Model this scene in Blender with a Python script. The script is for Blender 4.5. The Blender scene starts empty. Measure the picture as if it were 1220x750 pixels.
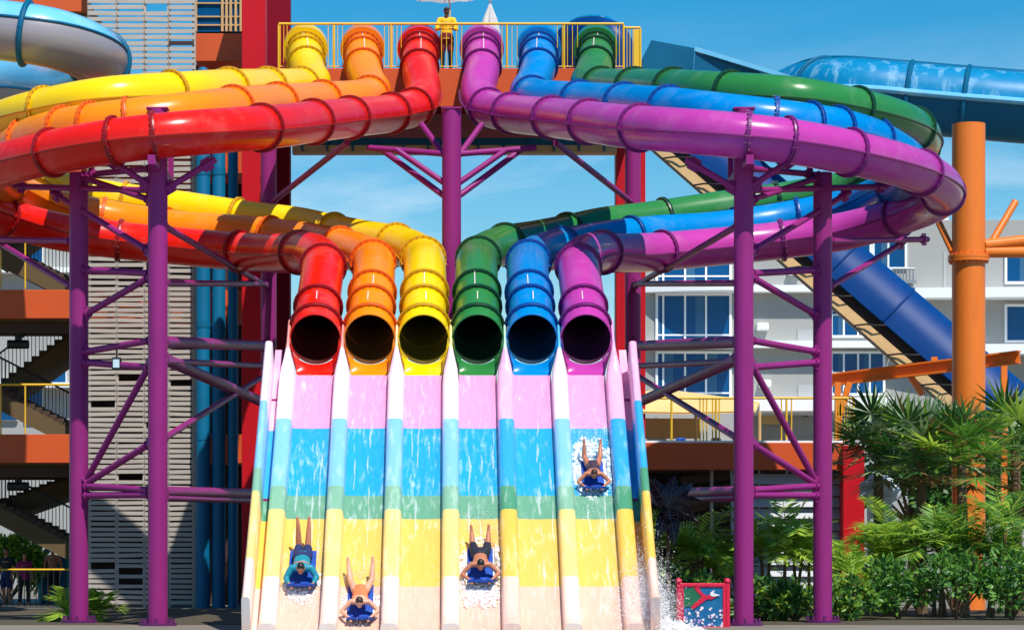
import bpy, math, random
from mathutils import Vector, Matrix, noise
random.seed(11)
R = math.radians
sc = bpy.context.scene
col = sc.collection
F, PX0, HY, HC = 3190.0, 537.0, 657.0, 1.6      # lens in pixels, vanishing point, eye height


def W(px, py, D):
    """a point of the site seen at px,py in the photograph and D metres away"""
    return Vector(((px - PX0) / F * D, D, HC - (py - HY) / F * D))


def lin(c):
    return tuple(((x / 255) / 12.92 if x / 255 <= .04045 else ((x / 255 + .055) / 1.055) ** 2.4) for x in c) + (1,)


# ------------------------------------------------------------------ materials
MATS = {}


def mat(name, c, rough=.5, metal=0, var=.10, scale=1.5, bump=0, bscale=30, coat=0, stretch=(1, 1, 1),
        stain=None, stain_amt=0, stain_scale=2.0, rvar=.08, trans=0, spec=.5, stain_lo=.52, stain_hi=.75, patchy=0):
    m = bpy.data.materials.new(name)
    m.use_nodes = True
    nt = m.node_tree
    N, L = nt.nodes, nt.links
    b = N['Principled BSDF']
    b.inputs['Roughness'].default_value = rough
    b.inputs['Metallic'].default_value = metal
    b.inputs['Specular IOR Level'].default_value = spec
    if coat:
        b.inputs['Coat Weight'].default_value = coat
        b.inputs['Coat Roughness'].default_value = .06
    tc = N.new('ShaderNodeTexCoord')
    mp = N.new('ShaderNodeMapping')
    mp.inputs['Scale'].default_value = stretch
    L.new(tc.outputs['Object'], mp.inputs['Vector'])
    n = N.new('ShaderNodeTexNoise')
    n.inputs['Scale'].default_value = scale
    n.inputs['Detail'].default_value = 5
    L.new(mp.outputs[0], n.inputs['Vector'])
    cl = lin(c)
    mx = N.new('ShaderNodeMix')
    mx.data_type = 'RGBA'
    mx.inputs['A'].default_value = tuple(x * (1 - var) for x in cl[:3]) + (1,)
    mx.inputs['B'].default_value = tuple(min(.9, x * (1 + var)) for x in cl[:3]) + (1,)
    L.new(n.outputs['Fac'], mx.inputs['Factor'])
    out = mx.outputs['Result']
    if stain:
        n2 = N.new('ShaderNodeTexNoise')
        n2.inputs['Scale'].default_value = stain_scale
        n2.inputs['Detail'].default_value = 8
        n2.inputs['Roughness'].default_value = .65
        L.new(mp.outputs[0], n2.inputs['Vector'])
        r = N.new('ShaderNodeMapRange')
        r.inputs['From Min'].default_value = stain_lo
        r.inputs['From Max'].default_value = stain_hi
        r.inputs['To Max'].default_value = stain_amt
        L.new(n2.outputs['Fac'], r.inputs['Value'])
        fac = r.outputs[0]
        if patchy:
            n4 = N.new('ShaderNodeTexNoise')
            n4.inputs['Scale'].default_value = patchy
            n4.inputs['Detail'].default_value = 3
            n4.inputs['Distortion'].default_value = 1.2
            L.new(tc.outputs['Object'], n4.inputs['Vector'])
            r4 = N.new('ShaderNodeMapRange')
            r4.inputs['From Min'].default_value = .42
            r4.inputs['From Max'].default_value = .66
            r4.inputs['To Min'].default_value = .12
            r4.inputs['To Max'].default_value = 1.7
            L.new(n4.outputs['Fac'], r4.inputs['Value'])
            mm = N.new('ShaderNodeMath')
            mm.operation = 'MULTIPLY'
            mm.use_clamp = True
            L.new(fac, mm.inputs[0])
            L.new(r4.outputs[0], mm.inputs[1])
            fac = mm.outputs[0]
        m2 = N.new('ShaderNodeMix')
        m2.data_type = 'RGBA'
        m2.inputs['B'].default_value = lin(stain)
        L.new(out, m2.inputs['A'])
        L.new(fac, m2.inputs['Factor'])
        out = m2.outputs['Result']
    L.new(out, b.inputs['Base Color'])
    rr = N.new('ShaderNodeMapRange')
    rr.inputs['To Min'].default_value = max(.03, rough - rvar)
    rr.inputs['To Max'].default_value = min(1, rough + rvar)
    L.new(n.outputs['Fac'], rr.inputs['Value'])
    L.new(rr.outputs[0], b.inputs['Roughness'])
    if bump:
        n3 = N.new('ShaderNodeTexNoise')
        n3.inputs['Scale'].default_value = bscale
        n3.inputs['Detail'].default_value = 4
        L.new(mp.outputs[0], n3.inputs['Vector'])
        bp = N.new('ShaderNodeBump')
        bp.inputs['Strength'].default_value = bump
        bp.inputs['Distance'].default_value = .03
        L.new(n3.outputs['Fac'], bp.inputs['Height'])
        L.new(bp.outputs[0], b.inputs['Normal'])
        if coat:
            L.new(bp.outputs[0], b.inputs['Coat Normal'])
    if trans:
        t = N.new('ShaderNodeBsdfTranslucent')
        L.new(out, t.inputs['Color'])
        ms = N.new('ShaderNodeMixShader')
        ms.inputs[0].default_value = trans
        L.new(b.outputs[0], ms.inputs[1])
        L.new(t.outputs[0], ms.inputs[2])
        L.new(ms.outputs[0], N['Material Output'].inputs['Surface'])
    MATS[name] = m
    return m


def gloss(name, c, fade=(255, 240, 230), amt=.25):
    return mat(name, c, .28, coat=.16, spec=.3, var=.10, scale=.8, stain=fade, stain_amt=amt, stain_scale=1.1, rvar=.08,
               bump=.05, bscale=3)


TUBE_COL = {'red': (224, 26, 12), 'orange': (250, 136, 8), 'yellow': (252, 204, 2),
            'purple': (182, 58, 154), 'blue': (0, 128, 200), 'green': (44, 122, 58)}
FLANGE_COL = {'red': (150, 8, 18), 'orange': (226, 96, 8), 'yellow': (206, 154, 0),
              'purple': (120, 24, 110), 'blue': (0, 72, 150), 'green': (10, 66, 40)}
for k, c in TUBE_COL.items():
    mat('mouth_shade_' + k, tuple(int(x * .34) for x in c), .5)  # tube colour darkened to paint the shade inside the mouths
    gloss('fibreglass_' + k, c, amt=.07)
    mat('flange_' + k, FLANGE_COL[k], .38, var=.15, scale=3)
mat('seam_white', (225, 205, 200), .4)
for k, c in FLANGE_COL.items():
    mat('bolt_' + k, tuple(int(x * .6 + 30) for x in c), .45)
STEEL = mat('purple_steel', (142, 40, 114), .42, spec=.22, var=.12, scale=.7, stain=(104, 30, 84), stain_amt=.4, stain_scale=1.6,
            stretch=(1, 1, .35))
mat('steel_dark', (92, 24, 90), .4)


def lane_mat(name, c, foam=.38, lo=.5, hi=.78):
    return mat(name, c, .2, var=.10, scale=2.2, stretch=(3.0, .55, .55), stain=(250, 252, 255), stain_amt=foam,
               stain_scale=4.5, coat=.35, bump=.5, bscale=14, stain_lo=lo, stain_hi=hi, patchy=1.1)


BANDS = ['pink', 'blue', 'green', 'yellow', 'peach']
LANE_COL = {'pink': (243, 154, 194), 'blue': (40, 160, 200), 'green': (106, 160, 128), 'yellow': (249, 190, 88),
            'peach': (250, 186, 160)}
PALE_COL = {'pink': (246, 214, 228), 'blue': (128, 188, 230), 'green': (128, 176, 146), 'yellow': (250, 208, 124),
            'peach': (250, 212, 194)}
MID_COL = {'pink': (240, 172, 206), 'blue': (52, 160, 218), 'green': (76, 146, 108), 'yellow': (248, 188, 78),
           'peach': (248, 196, 176)}
for b in BANDS:
    lane_mat('lane_' + b, LANE_COL[b])
    mat('pale_' + b, PALE_COL[b], .3, var=.05, scale=2, stretch=(3, .6, .6), stain=(255, 255, 255), stain_amt=.35,
        stain_scale=2.0, coat=.25, bump=.1, bscale=8)
    mat('mid_' + b, MID_COL[b], .28, var=.06, scale=2, stretch=(3, .6, .6), stain=(255, 255, 255), stain_amt=.3,
        stain_scale=2.0, coat=.25, bump=.1, bscale=8)
mat('foam', (250, 252, 255), .6, var=.03, bump=.6, bscale=18)
tf = mat('thin_foam', (248, 252, 255), .3, var=.02, bump=.4, bscale=20)
_nt = tf.node_tree
_t = _nt.nodes.new('ShaderNodeBsdfTransparent')
_m = _nt.nodes.new('ShaderNodeMixShader')
_m.inputs[0].default_value = .38
_nt.links.new(_t.outputs[0], _m.inputs[1])
_nt.links.new(_nt.nodes['Principled BSDF'].outputs[0], _m.inputs[2])
_nt.links.new(_m.outputs[0], _nt.nodes['Material Output'].inputs['Surface'])
fr = mat('froth', (250, 252, 255), .5, var=.02, bump=.7, bscale=22)
_nt = fr.node_tree
_t = _nt.nodes.new('ShaderNodeBsdfTransparent')
_m = _nt.nodes.new('ShaderNodeMixShader')
_n = _nt.nodes.new('ShaderNodeTexNoise')
_n.inputs['Scale'].default_value = 14
_n.inputs['Detail'].default_value = 7
_r = _nt.nodes.new('ShaderNodeMapRange')
_r.inputs['From Min'].default_value = .40
_r.inputs['From Max'].default_value = .58
_r.inputs['To Min'].default_value = .22
_r.inputs['To Max'].default_value = .95
_tc = _nt.nodes.new('ShaderNodeTexCoord')
_nt.links.new(_tc.outputs['Object'], _n.inputs['Vector'])
_nt.links.new(_n.outputs['Fac'], _r.inputs['Value'])
_nt.links.new(_r.outputs[0], _m.inputs[0])
_nt.links.new(_t.outputs[0], _m.inputs[1])
_nt.links.new(_nt.nodes['Principled BSDF'].outputs[0], _m.inputs[2])
_nt.links.new(_m.outputs[0], _nt.nodes['Material Output'].inputs['Surface'])
mat('orange_paint', (204, 80, 20), .55, var=.10, scale=.6, stain=(160, 66, 24), stain_amt=.35, stain_scale=1.2,
    stretch=(1, 1, .3))
mat('orange_steel', (228, 118, 30), .42, var=.1, stain=(190, 92, 26), stain_amt=.4, stretch=(1, 1, .3))
mat('red_paint', (190, 6, 26), .55, spec=.25, var=.10, scale=.6, stain=(120, 6, 26), stain_amt=.4, stain_scale=.9, stretch=(1, 1, .25))
mat('maroon_paint', (126, 10, 34), .7, spec=.1, var=.15, scale=.6)
mat('tan_paint', (196, 160, 108), .6, stain=(150, 110, 70), stain_amt=.4)
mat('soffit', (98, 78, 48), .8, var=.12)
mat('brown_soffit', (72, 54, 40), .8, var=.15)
mat('teal_pipe', (0, 102, 142), .5, spec=.25, var=.12, stretch=(1, 1, .3), stain=(4, 70, 104), stain_amt=.4)
mat('slat_wood', (178, 168, 158), .7, var=.16, scale=1.2, stretch=(.5, 1, 6), stain=(140, 122, 112), stain_amt=.5)
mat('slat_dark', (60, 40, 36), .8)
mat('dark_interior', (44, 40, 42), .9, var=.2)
mat('yellow_rail', (232, 182, 34), .4)
mat('glass_blue', (3, 74, 124), .16, var=.3, scale=.4, spec=.25)
mat('white_wall', (160, 160, 156), .75, var=.05, scale=.5, stain=(150, 148, 142), stain_amt=.6, stain_scale=.3, stretch=(1, 1, .3))
mat('white_band', (238, 240, 240), .6, var=.04)
mat('white_frame', (230, 234, 236), .45)
mat('grey_panel', (170, 172, 172), .7)
mat('light_blue_gel', (110, 188, 224), .28, coat=.4, var=.06, stain=(190, 226, 240), stain_amt=.4, stain_scale=.8)
mat('grey_gel', (146, 142, 148), .35, coat=.3, var=.08, stain=(140, 132, 136), stain_amt=.4, stain_scale=1.2)
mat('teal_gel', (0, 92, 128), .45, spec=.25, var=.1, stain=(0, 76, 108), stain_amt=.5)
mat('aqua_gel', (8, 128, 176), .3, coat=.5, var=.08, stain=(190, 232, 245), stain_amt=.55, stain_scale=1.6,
    stretch=(1.6, 1.6, .25))
mat('dark_blue_gel', (0, 56, 118), .42, spec=.25, var=.14, scale=.8, stain=(2, 44, 104), stain_amt=.5)
mat('cable_black', (26, 26, 28), .6)
mat('ground_paving', (122, 114, 102), .8, var=.12, scale=.5, stain=(140, 130, 118), stain_amt=.5, stain_scale=.8, bump=.2)
mat('concrete', (170, 166, 160), .85, var=.1, bump=.2)
mat('pool_water', (20, 140, 190), .06, var=.1, bump=.4, bscale=3)
mat('cream_canvas', (236, 206, 140), .8, var=.06, trans=.2)
mat('white_canvas', (240, 236, 234), .8, var=.04, trans=.45)
mat('louver_grey', (178, 182, 186), .6, var=.08, stretch=(.4, 1, 4))
mat('leaf_light', (176, 206, 76), .42, var=.3, scale=4, trans=.45)
mat('leaf_mid', (108, 158, 60), .42, var=.35, scale=4, trans=.4)
mat('leaf_dark', (56, 104, 44), .5, var=.3, scale=4, trans=.2)
mat('leaf_silver', (150, 172, 132), .5, var=.25, scale=4, trans=.2)
mat('leaf_brown', (150, 116, 66), .7, var=.3, scale=4, trans=.2)
mat('trunk_bark', (112, 90, 66), .9, var=.25, scale=6, bump=.6, bscale=20)
mat('black_leaf', (40, 28, 36), .35, var=.3, scale=3)
mat('black_leaf_vein', (120, 96, 96), .5)
mat('sign_red', (204, 22, 62), .4)
mat('sign_sea', (8, 96, 150), .4, var=.3, scale=3, stain=(20, 140, 150), stain_amt=.8, stain_scale=2.5)
mat('sign_green', (20, 104, 72), .5)
mat('sign_white', (226, 220, 228), .5)
mat('sign_lilac', (170, 150, 200), .5)
mat('mat_blue', (10, 70, 168), .55, var=.1, bump=.2)
mat('grey_metal', (150, 156, 160), .4, metal=.4)
mat('lamp_face', (190, 215, 225), .2)
mat('skin_tan', (186, 116, 84), .5, var=.08, scale=6)
mat('skin_light', (222, 160, 128), .5, var=.08, scale=6)
mat('skin_dark', (120, 72, 52), .5, var=.08, scale=6)
mat('eye_dark', (20, 14, 12), .3)
mat('lip', (150, 70, 64), .5)
mat('hair_black', (22, 16, 14), .5)
mat('hair_brown', (58, 34, 22), .5)
mat('shirt_yellow', (240, 186, 8), .8, var=.08, bump=.2)
mat('shorts_maroon', (110, 18, 30), .8)
mat('leggings_black', (22, 22, 26), .7)
mat('swim_navy', (24, 28, 44), .7)
mat('swim_orange', (236, 120, 70), .7)
mat('swim_print', (60, 40, 58), .7, var=.5, scale=30)
mat('shirt_magenta', (150, 30, 96), .8)
mat('shirt_black', (26, 26, 30), .8)
mat('shirt_navy', (26, 40, 90), .8)
mat('teal_arch', (10, 132, 150), .5, var=.12)
mat('tarp_white', (214, 222, 236), .6, var=.12, scale=3)


# ------------------------------------------------------------------ mesh helper
class MB:
    def __init__(s):
        s.v, s.f, s.mi, s.sm = [], [], [], []

    def add(s, vs, fs, mi=0, smooth=False):
        o = len(s.v)
        s.v += [Vector(p) for p in vs]
        for f in fs:
            s.f.append([i + o for i in f])
            s.mi.append(mi)
            s.sm.append(smooth)
        return s

    def box(s, lo, hi, mi=0, M=None, bev=0):
        x0, y0, z0 = lo
        x1, y1, z1 = hi
        if bev:
            c = bev
            pts, fs = [], []
            ring = [(x0 + c, y0), (x1 - c, y0), (x1, y0 + c), (x1, y1 - c), (x1 - c, y1), (x0 + c, y1), (x0, y1 - c), (x0, y0 + c)]
            cx, cy = (x0 + x1) / 2, (y0 + y1) / 2
            ins = [(x + (c if x < cx else -c), y + (c if y < cy else -c)) for x, y in ring]
            for lay, z in ((ins, z0), (ring, z0 + c), (ring, z1 - c), (ins, z1)):
                pts += [(x, y, z) for x, y in lay]
            for k in range(3):
                for i in range(8):
                    j = (i + 1) % 8
                    fs.append([k * 8 + i, k * 8 + j, k * 8 + 8 + j, k * 8 + 8 + i])
            fs += [list(range(7, -1, -1)), list(range(24, 32))]
            if M:
                pts = [M @ Vector(p) for p in pts]
            return s.add(pts, fs, mi)
        vs = [(x0, y0, z0), (x1, y0, z0), (x1, y1, z0), (x0, y1, z0), (x0, y0, z1), (x1, y0, z1), (x1, y1, z1), (x0, y1, z1)]
        if M:
            vs = [M @ Vector(p) for p in vs]
        return s.add(vs, [[0, 3, 2, 1], [4, 5, 6, 7], [0, 1, 5, 4], [1, 2, 6, 5], [2, 3, 7, 6], [3, 0, 4, 7]], mi)

    def bar(s, p, q, w, h, mi=0, up=(0, 0, 1)):
        p, q = Vector(p), Vector(q)
        t = (q - p).normalized()
        sd = t.cross(Vector(up))
        sd = sd.normalized() if sd.length > 1e-5 else Vector((1, 0, 0))
        u = sd.cross(t)
        vs = []
        for c in (p, q):
            for a, b in ((-1, -1), (1, -1), (1, 1), (-1, 1)):
                vs.append(c + sd * (a * w / 2) + u * (b * h / 2))
        return s.add(vs, [[3, 2, 1, 0], [4, 5, 6, 7], [0, 1, 5, 4], [1, 2, 6, 5], [2, 3, 7, 6], [3, 0, 4, 7]], mi)

    def tube(s, path, r, n=12, mi=0, caps=True, smooth=True, a0=0, a1=360, closed=True):
        path = [Vector(p) for p in path]
        rs = r if isinstance(r, (list, tuple)) else [r] * len(path)
        vs, fs = [], []
        prev = None
        for i, p in enumerate(path):
            t = (path[min(i + 1, len(path) - 1)] - path[max(i - 1, 0)]).normalized()
            if prev is None:
                ref = Vector((0, 0, 1)) if abs(t.z) < .95 else Vector((0, 1, 0))
                sd = t.cross(ref).normalized()
            else:
                sd = (prev - t * prev.dot(t)).normalized()
            prev = sd
            u = sd.cross(t)
            for k in range(n):
                a = 2 * math.pi * k / n
                vs.append(p + (sd * math.cos(a) + u * math.sin(a)) * rs[i])
        for i in range(len(path) - 1):
            for k in range(n):
                j = (k + 1) % n
                fs.append([i * n + k, i * n + n + k, i * n + n + j, i * n + j])
        s.add(vs, fs, mi, smooth)
        if caps:
            o = len(vs)
            s.add(vs[:n], [list(range(n))], mi)
            s.add(vs[-n:], [list(range(n - 1, -1, -1))], mi)
        return s

    def ball(s, c, r, nu=10, nv=7, mi=0, M=None):
        rx, ry, rz = r if isinstance(r, (tuple, list)) else (r, r, r)
        c = Vector(c)
        vs = [Vector((0, 0, rz))]
        for j in range(1, nv):
            th = math.pi * j / nv
            for i in range(nu):
                ph = 2 * math.pi * i / nu
                vs.append(Vector((rx * math.sin(th) * math.cos(ph), ry * math.sin(th) * math.sin(ph), rz * math.cos(th))))
        vs.append(Vector((0, 0, -rz)))
        fs = [[0, 1 + i, 1 + (i + 1) % nu] for i in range(nu)]
        for j in range(nv - 2):
            for i in range(nu):
                a = 1 + j * nu + i
                b = 1 + j * nu + (i + 1) % nu
                fs.append([a, a + nu, b + nu, b])
        l = len(vs) - 1
        fs += [[l, l - nu + (i + 1) % nu, l - nu + i] for i in range(nu)]
        if M:
            vs = [M @ v for v in vs]
        return s.add([v + c for v in vs], fs, mi, True)

    def build(s, name, mats, parent=None, loc=None, sharp=38):
        org = Vector(loc) if loc is not None else Vector((0, 0, 0))
        if parent is not None:
            org = origin(parent)
        me = bpy.data.meshes.new(name)
        me.from_pydata([tuple(v - org) for v in s.v], [], s.f)
        ml = mats if isinstance(mats, (list, tuple)) else [mats]
        for m in ml:
            me.materials.append(MATS[m] if isinstance(m, str) else m)
        me.polygons.foreach_set('material_index', s.mi)
        me.polygons.foreach_set('use_smooth', [bool(x) for x in s.sm])
        me.update()
        if any(s.sm):
            me.set_sharp_from_angle(angle=R(sharp))
        o = bpy.data.objects.new(name, me)
        col.objects.link(o)
        if parent is not None:
            o.parent = parent
        else:
            o.location = org
        return o


def origin(o):
    p = Vector((0, 0, 0))
    while o is not None:
        p += o.location
        o = o.parent
    return p


def tag(o, label=None, cat=None, group=None, kind=None):
    for k, v in (('label', label), ('category', cat), ('group', group), ('kind', kind)):
        if v:
            o[k] = v
    return o


def thing(name, label, cat, loc=(0, 0, 0), group=None):
    o = bpy.data.objects.new(name, None)
    col.objects.link(o)
    o.location = loc
    o.empty_display_size = .3
    return tag(o, label, cat, group)


def copy_tree(o, parent=None):
    c = o.copy()
    col.objects.link(c)
    if parent is not None:
        c.parent = parent
    for ch in list(o.children):
        copy_tree(ch, c)
    return c


def catmull(pts, step=.22):
    P = [2 * pts[0] - pts[1]] + list(pts) + [2 * pts[-1] - pts[-2]]
    dense = []
    for i in range(1, len(P) - 2):
        p0, p1, p2, p3 = P[i - 1:i + 3]
        t0 = 0
        t1 = t0 + (p1 - p0).length ** .5
        t2 = t1 + (p2 - p1).length ** .5
        t3 = t2 + (p3 - p2).length ** .5
        for k in range(24):
            t = t1 + (t2 - t1) * k / 24
            A1 = p0 * ((t1 - t) / (t1 - t0)) + p1 * ((t - t0) / (t1 - t0))
            A2 = p1 * ((t2 - t) / (t2 - t1)) + p2 * ((t - t1) / (t2 - t1))
            A3 = p2 * ((t3 - t) / (t3 - t2)) + p3 * ((t - t2) / (t3 - t2))
            B1 = A1 * ((t2 - t) / (t2 - t0)) + A2 * ((t - t0) / (t2 - t0))
            B2 = A2 * ((t3 - t) / (t3 - t1)) + A3 * ((t - t1) / (t3 - t1))
            dense.append(B1 * ((t2 - t) / (t2 - t1)) + B2 * ((t - t1) / (t2 - t1)))
    dense.append(pts[-1].copy())
    for _ in range(6):                                    # relax so that bends are round
        dense = [dense[0]] + [(dense[i - 1] + dense[i] * 2 + dense[i + 1]) / 4 for i in range(1, len(dense) - 1)] + [dense[-1]]
    out, acc = [dense[0]], 0
    for a, b in zip(dense, dense[1:]):
        l = (b - a).length
        while acc + l >= step:
            f = (step - acc) / l
            a = a + (b - a) * f
            out.append(a.copy())
            l = (b - a).length
            acc = 0
        acc += l
    if (out[-1] - dense[-1]).length > .05:
        out.append(dense[-1])
    return out


def frame(path, i):
    t = (path[min(i + 1, len(path) - 1)] - path[max(i - 1, 0)]).normalized()
    sd = t.cross(Vector((0, 0, 1))).normalized()
    return t, sd, sd.cross(t)
# ------------------------------------------------------------------ camera, sky, sun
cam = bpy.data.cameras.new('camera')
cam.sensor_width = 36
cam.lens = F / 1220 * 36
cam.shift_x = (610 - PX0) / 1220
cam.shift_y = (HY - 375) / 1220
cam.clip_end = 6000
co = bpy.data.objects.new('camera', cam)
co.location = (0, 0, HC)
co.rotation_euler = (R(90), 0, 0)
col.objects.link(co)
sc.camera = co

SUN = Vector((.24, -.50, .84)).normalized()
elev, azim = math.asin(SUN.z), math.atan2(SUN.x, SUN.y)
w = bpy.data.worlds.new('World')
sc.world = w
w.use_nodes = True
nt = w.node_tree
N, L = nt.nodes, nt.links
bg = N['Background']
sky = N.new('ShaderNodeTexSky')
sky.sky_type = 'NISHITA'
sky.sun_disc = False
sky.sun_elevation = elev
sky.sun_rotation = azim
sky.air_density = 1.0
sky.dust_density = .2
sky.ozone_density = 2.0
hs = N.new('ShaderNodeHueSaturation')
hs.inputs['Hue'].default_value = .492
hs.inputs['Saturation'].default_value = 1.66
hs.inputs['Value'].default_value = .97
L.new(sky.outputs[0], hs.inputs['Color'])
tc = N.new('ShaderNodeTexCoord')
mp = N.new('ShaderNodeMapping')
mp.inputs['Scale'].default_value = (3.5, 3.5, 16)
L.new(tc.outputs['Generated'], mp.inputs['Vector'])
nz = N.new('ShaderNodeTexNoise')
nz.inputs['Scale'].default_value = 2.2
nz.inputs['Detail'].default_value = 8
nz.inputs['Roughness'].default_value = .6
nz.inputs['Distortion'].default_value = .6
L.new(mp.outputs[0], nz.inputs['Vector'])
mr = N.new('ShaderNodeMapRange')
mr.inputs['From Min'].default_value = .44
mr.inputs['From Max'].default_value = .78
mr.inputs['To Max'].default_value = .6
L.new(nz.outputs['Fac'], mr.inputs['Value'])
sx = N.new('ShaderNodeSeparateXYZ')
L.new(tc.outputs['Generated'], sx.inputs[0])
m2 = N.new('ShaderNodeMapRange')                      # thin cloud keeps to the lower sky
m2.inputs['From Min'].default_value = .20
m2.inputs['From Max'].default_value = .11
L.new(sx.outputs['Z'], m2.inputs['Value'])
mu = N.new('ShaderNodeMath')
mu.operation = 'MULTIPLY'
L.new(mr.outputs[0], mu.inputs[0])
L.new(m2.outputs[0], mu.inputs[1])
mx = N.new('ShaderNodeMix')
mx.data_type = 'RGBA'
mx.inputs['B'].default_value = (7.5, 8.3, 9.2, 1)
L.new(mu.outputs[0], mx.inputs['Factor'])
L.new(hs.outputs[0], mx.inputs['A'])
L.new(mx.outputs['Result'], bg.inputs['Color'])
bg.inputs['Strength'].default_value = .10

sl = bpy.data.lights.new('sun', 'SUN')
sl.energy = 4.4
sl.angle = R(.53)
sl.color = (1, .96, .9)
so = bpy.data.objects.new('sun', sl)
so.rotation_euler = (-SUN).to_track_quat('-Z', 'Y').to_euler()
so.location = (20, 0, 60)
col.objects.link(so)
vs_ = sc.view_settings
vs_.view_transform = 'Standard'
vs_.look = 'None'
vs_.exposure = 0.32
vs_.gamma = 1

# ------------------------------------------------------------------ racing lanes
CA, SA = math.cos(math.atan(.84)), math.sin(math.atan(.84))


def laneZ(Y):
    if Y > 51.9:
        return 5.56 - .84 * (58 - Y)
    z0 = 5.56 - .84 * (58 - 51.9)
    u = min(1, (51.9 - Y) / 1.1)
    return z0 - .84 * 1.1 * (u - u * u / 2) if Y > 50.8 else z0 - .84 * .55


def laneN(Y):
    s = .84 if Y > 51.9 else .84 * max(0, 1 - (51.9 - Y) / 1.1)
    return Vector((0, -s, 1)).normalized()


def lanept(X, Y, h=0):
    return Vector((X, Y, laneZ(Y))) + laneN(Y) * h


def bandY(py):
    return 44.76 / (.84 + (py - 657) / F)


EDGE = [bandY(510), bandY(590), bandY(618), bandY(698)]
PITCH = 1.17
LX = [(-2.5 + i) * PITCH for i in range(6)]
ORDER = ['red', 'orange', 'yellow', 'green', 'blue', 'purple']


def strip(section, Ytop, Ybot, extra=(), firstmi=0):
    """sweep a cross-section [(x, h)] down the lane; bands change material exactly at EDGE"""
    cuts = sorted(set([Ytop, Ybot] + [e for e in list(EDGE) + list(extra) if Ybot < e < Ytop] +
                      [Ytop - k * .2 for k in range(1, int((Ytop - Ybot) / .2) + 1) if Ytop - k * .2 > Ybot + .02]), reverse=True)
    m = MB()
    n = len(section(Ytop) if callable(section) else section)
    vs, fs, mi = [], [], []
    for Y in cuts:
        vs += [lanept(x, Y, h) for x, h in (section(Y) if callable(section) else section)]
    for i in range(len(cuts) - 1):
        ym = (cuts[i] + cuts[i + 1]) / 2
        b = sum(1 for e in EDGE if ym < e)
        if extra and ym > extra[0]:
            b = 5
        for k in range(n - 1):
            fs.append([i * n + k, i * n + k + 1, (i + 1) * n + k + 1, (i + 1) * n + k])
            mi.append(b)
    m.add(vs, fs, 0, True)
    m.mi = mi
    if n > 2:
        m.add(vs[-n:], [list(range(n))], mi[-1])
    return m


deck = thing('mat_racing_slide', 'six lane mat racing slide banded pink, blue, green, yellow and peach',
             'water slide', (0, 55, 0))
YT = bandY(447)
for i, c in enumerate(ORDER):
    x = LX[i]
    sec = [(x - .405, .03), (x - .37, .005), (x - .2, 0), (x, -.006), (x + .2, 0), (x + .37, .005), (x + .405, .03)]
    strip(sec, YT, 50.7).build('lane', ['lane_' + b for b in BANDS], deck)
styles = ['pale', 'pale', 'pale', 'pale', 'mid', 'pale', 'mid']
mat('cap_red', (246, 150, 140), .35)
mat('cap_orange', (250, 206, 160), .35)
mat('cap_yellow', (250, 226, 150), .35)
mat('cap_green', (176, 206, 186), .35)
mat('cap_blue', (80, 176, 222), .35)
mat('cap_purple', (226, 160, 210), .35)
for i in range(7):
    x = (-3 + i) * PITCH
    def sec(Y, x=x):
        u = max(0, min(1, (Y - 57.62) / .5))
        u = u * u * (3 - 2 * u)
        hw = .185 + (.05 - .185) * u
        k = 1 + 1.25 * u
        q = hw / .185
        return [(x - hw, -.02), (x - hw + .02 * q, .21 * k), (x - hw + .05 * q, .25 * k), (x - .06 * q, .27 * k), (x + .06 * q, .27 * k),
                (x + hw - .05 * q, .25 * k), (x + hw - .02 * q, .21 * k), (x + hw, -.02)]
    st = styles[i]
    strip(sec, 58.75, 50.9, extra=(bandY(439),)).build('divider', [st + '_' + b for b in BANDS] + ['cap_' + ORDER[max(0, i - 1)]], deck, sharp=60)
for s in (-1, 1):
    x0, x1 = 3.82, 4.0
    sec = [(s * x0, -.25), (s * (x0 + .01), .70), (s * (x0 + .05), .74), (s * (x1 - .05), .74), (s * (x1 - .01), .70), (s * x1, -.25)]
    strip(sec if s > 0 else sec[::-1], 58.0, 51.2).build('side_wall', [('pale' if s < 0 else 'mid') + '_' + b for b in BANDS], deck, sharp=60)
    sec = [(s * 3.68, -.06), (s * 3.84, -.06)]
    strip(sec if s > 0 else sec[::-1], 58.6, 50.7).build('gutter', ['mid_' + b for b in BANDS], deck)
m = MB()
for s in (-1, 1):
    for Y in (57.2, 54.6):
        p = lanept(s * 3.3, Y, -.1)
        m.tube([(p.x, Y, 0), p], .11, 12)
for Y in (57.2, 54.6):
    m.bar(lanept(-3.9, Y, -.17), lanept(3.9, Y, -.17), .2, .22)
m.build('support_legs_frame', 'purple_steel', deck)

# ------------------------------------------------------------------ enclosed tube slides
RT, RF, RH, RE = .485, .552, .63, .545


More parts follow.
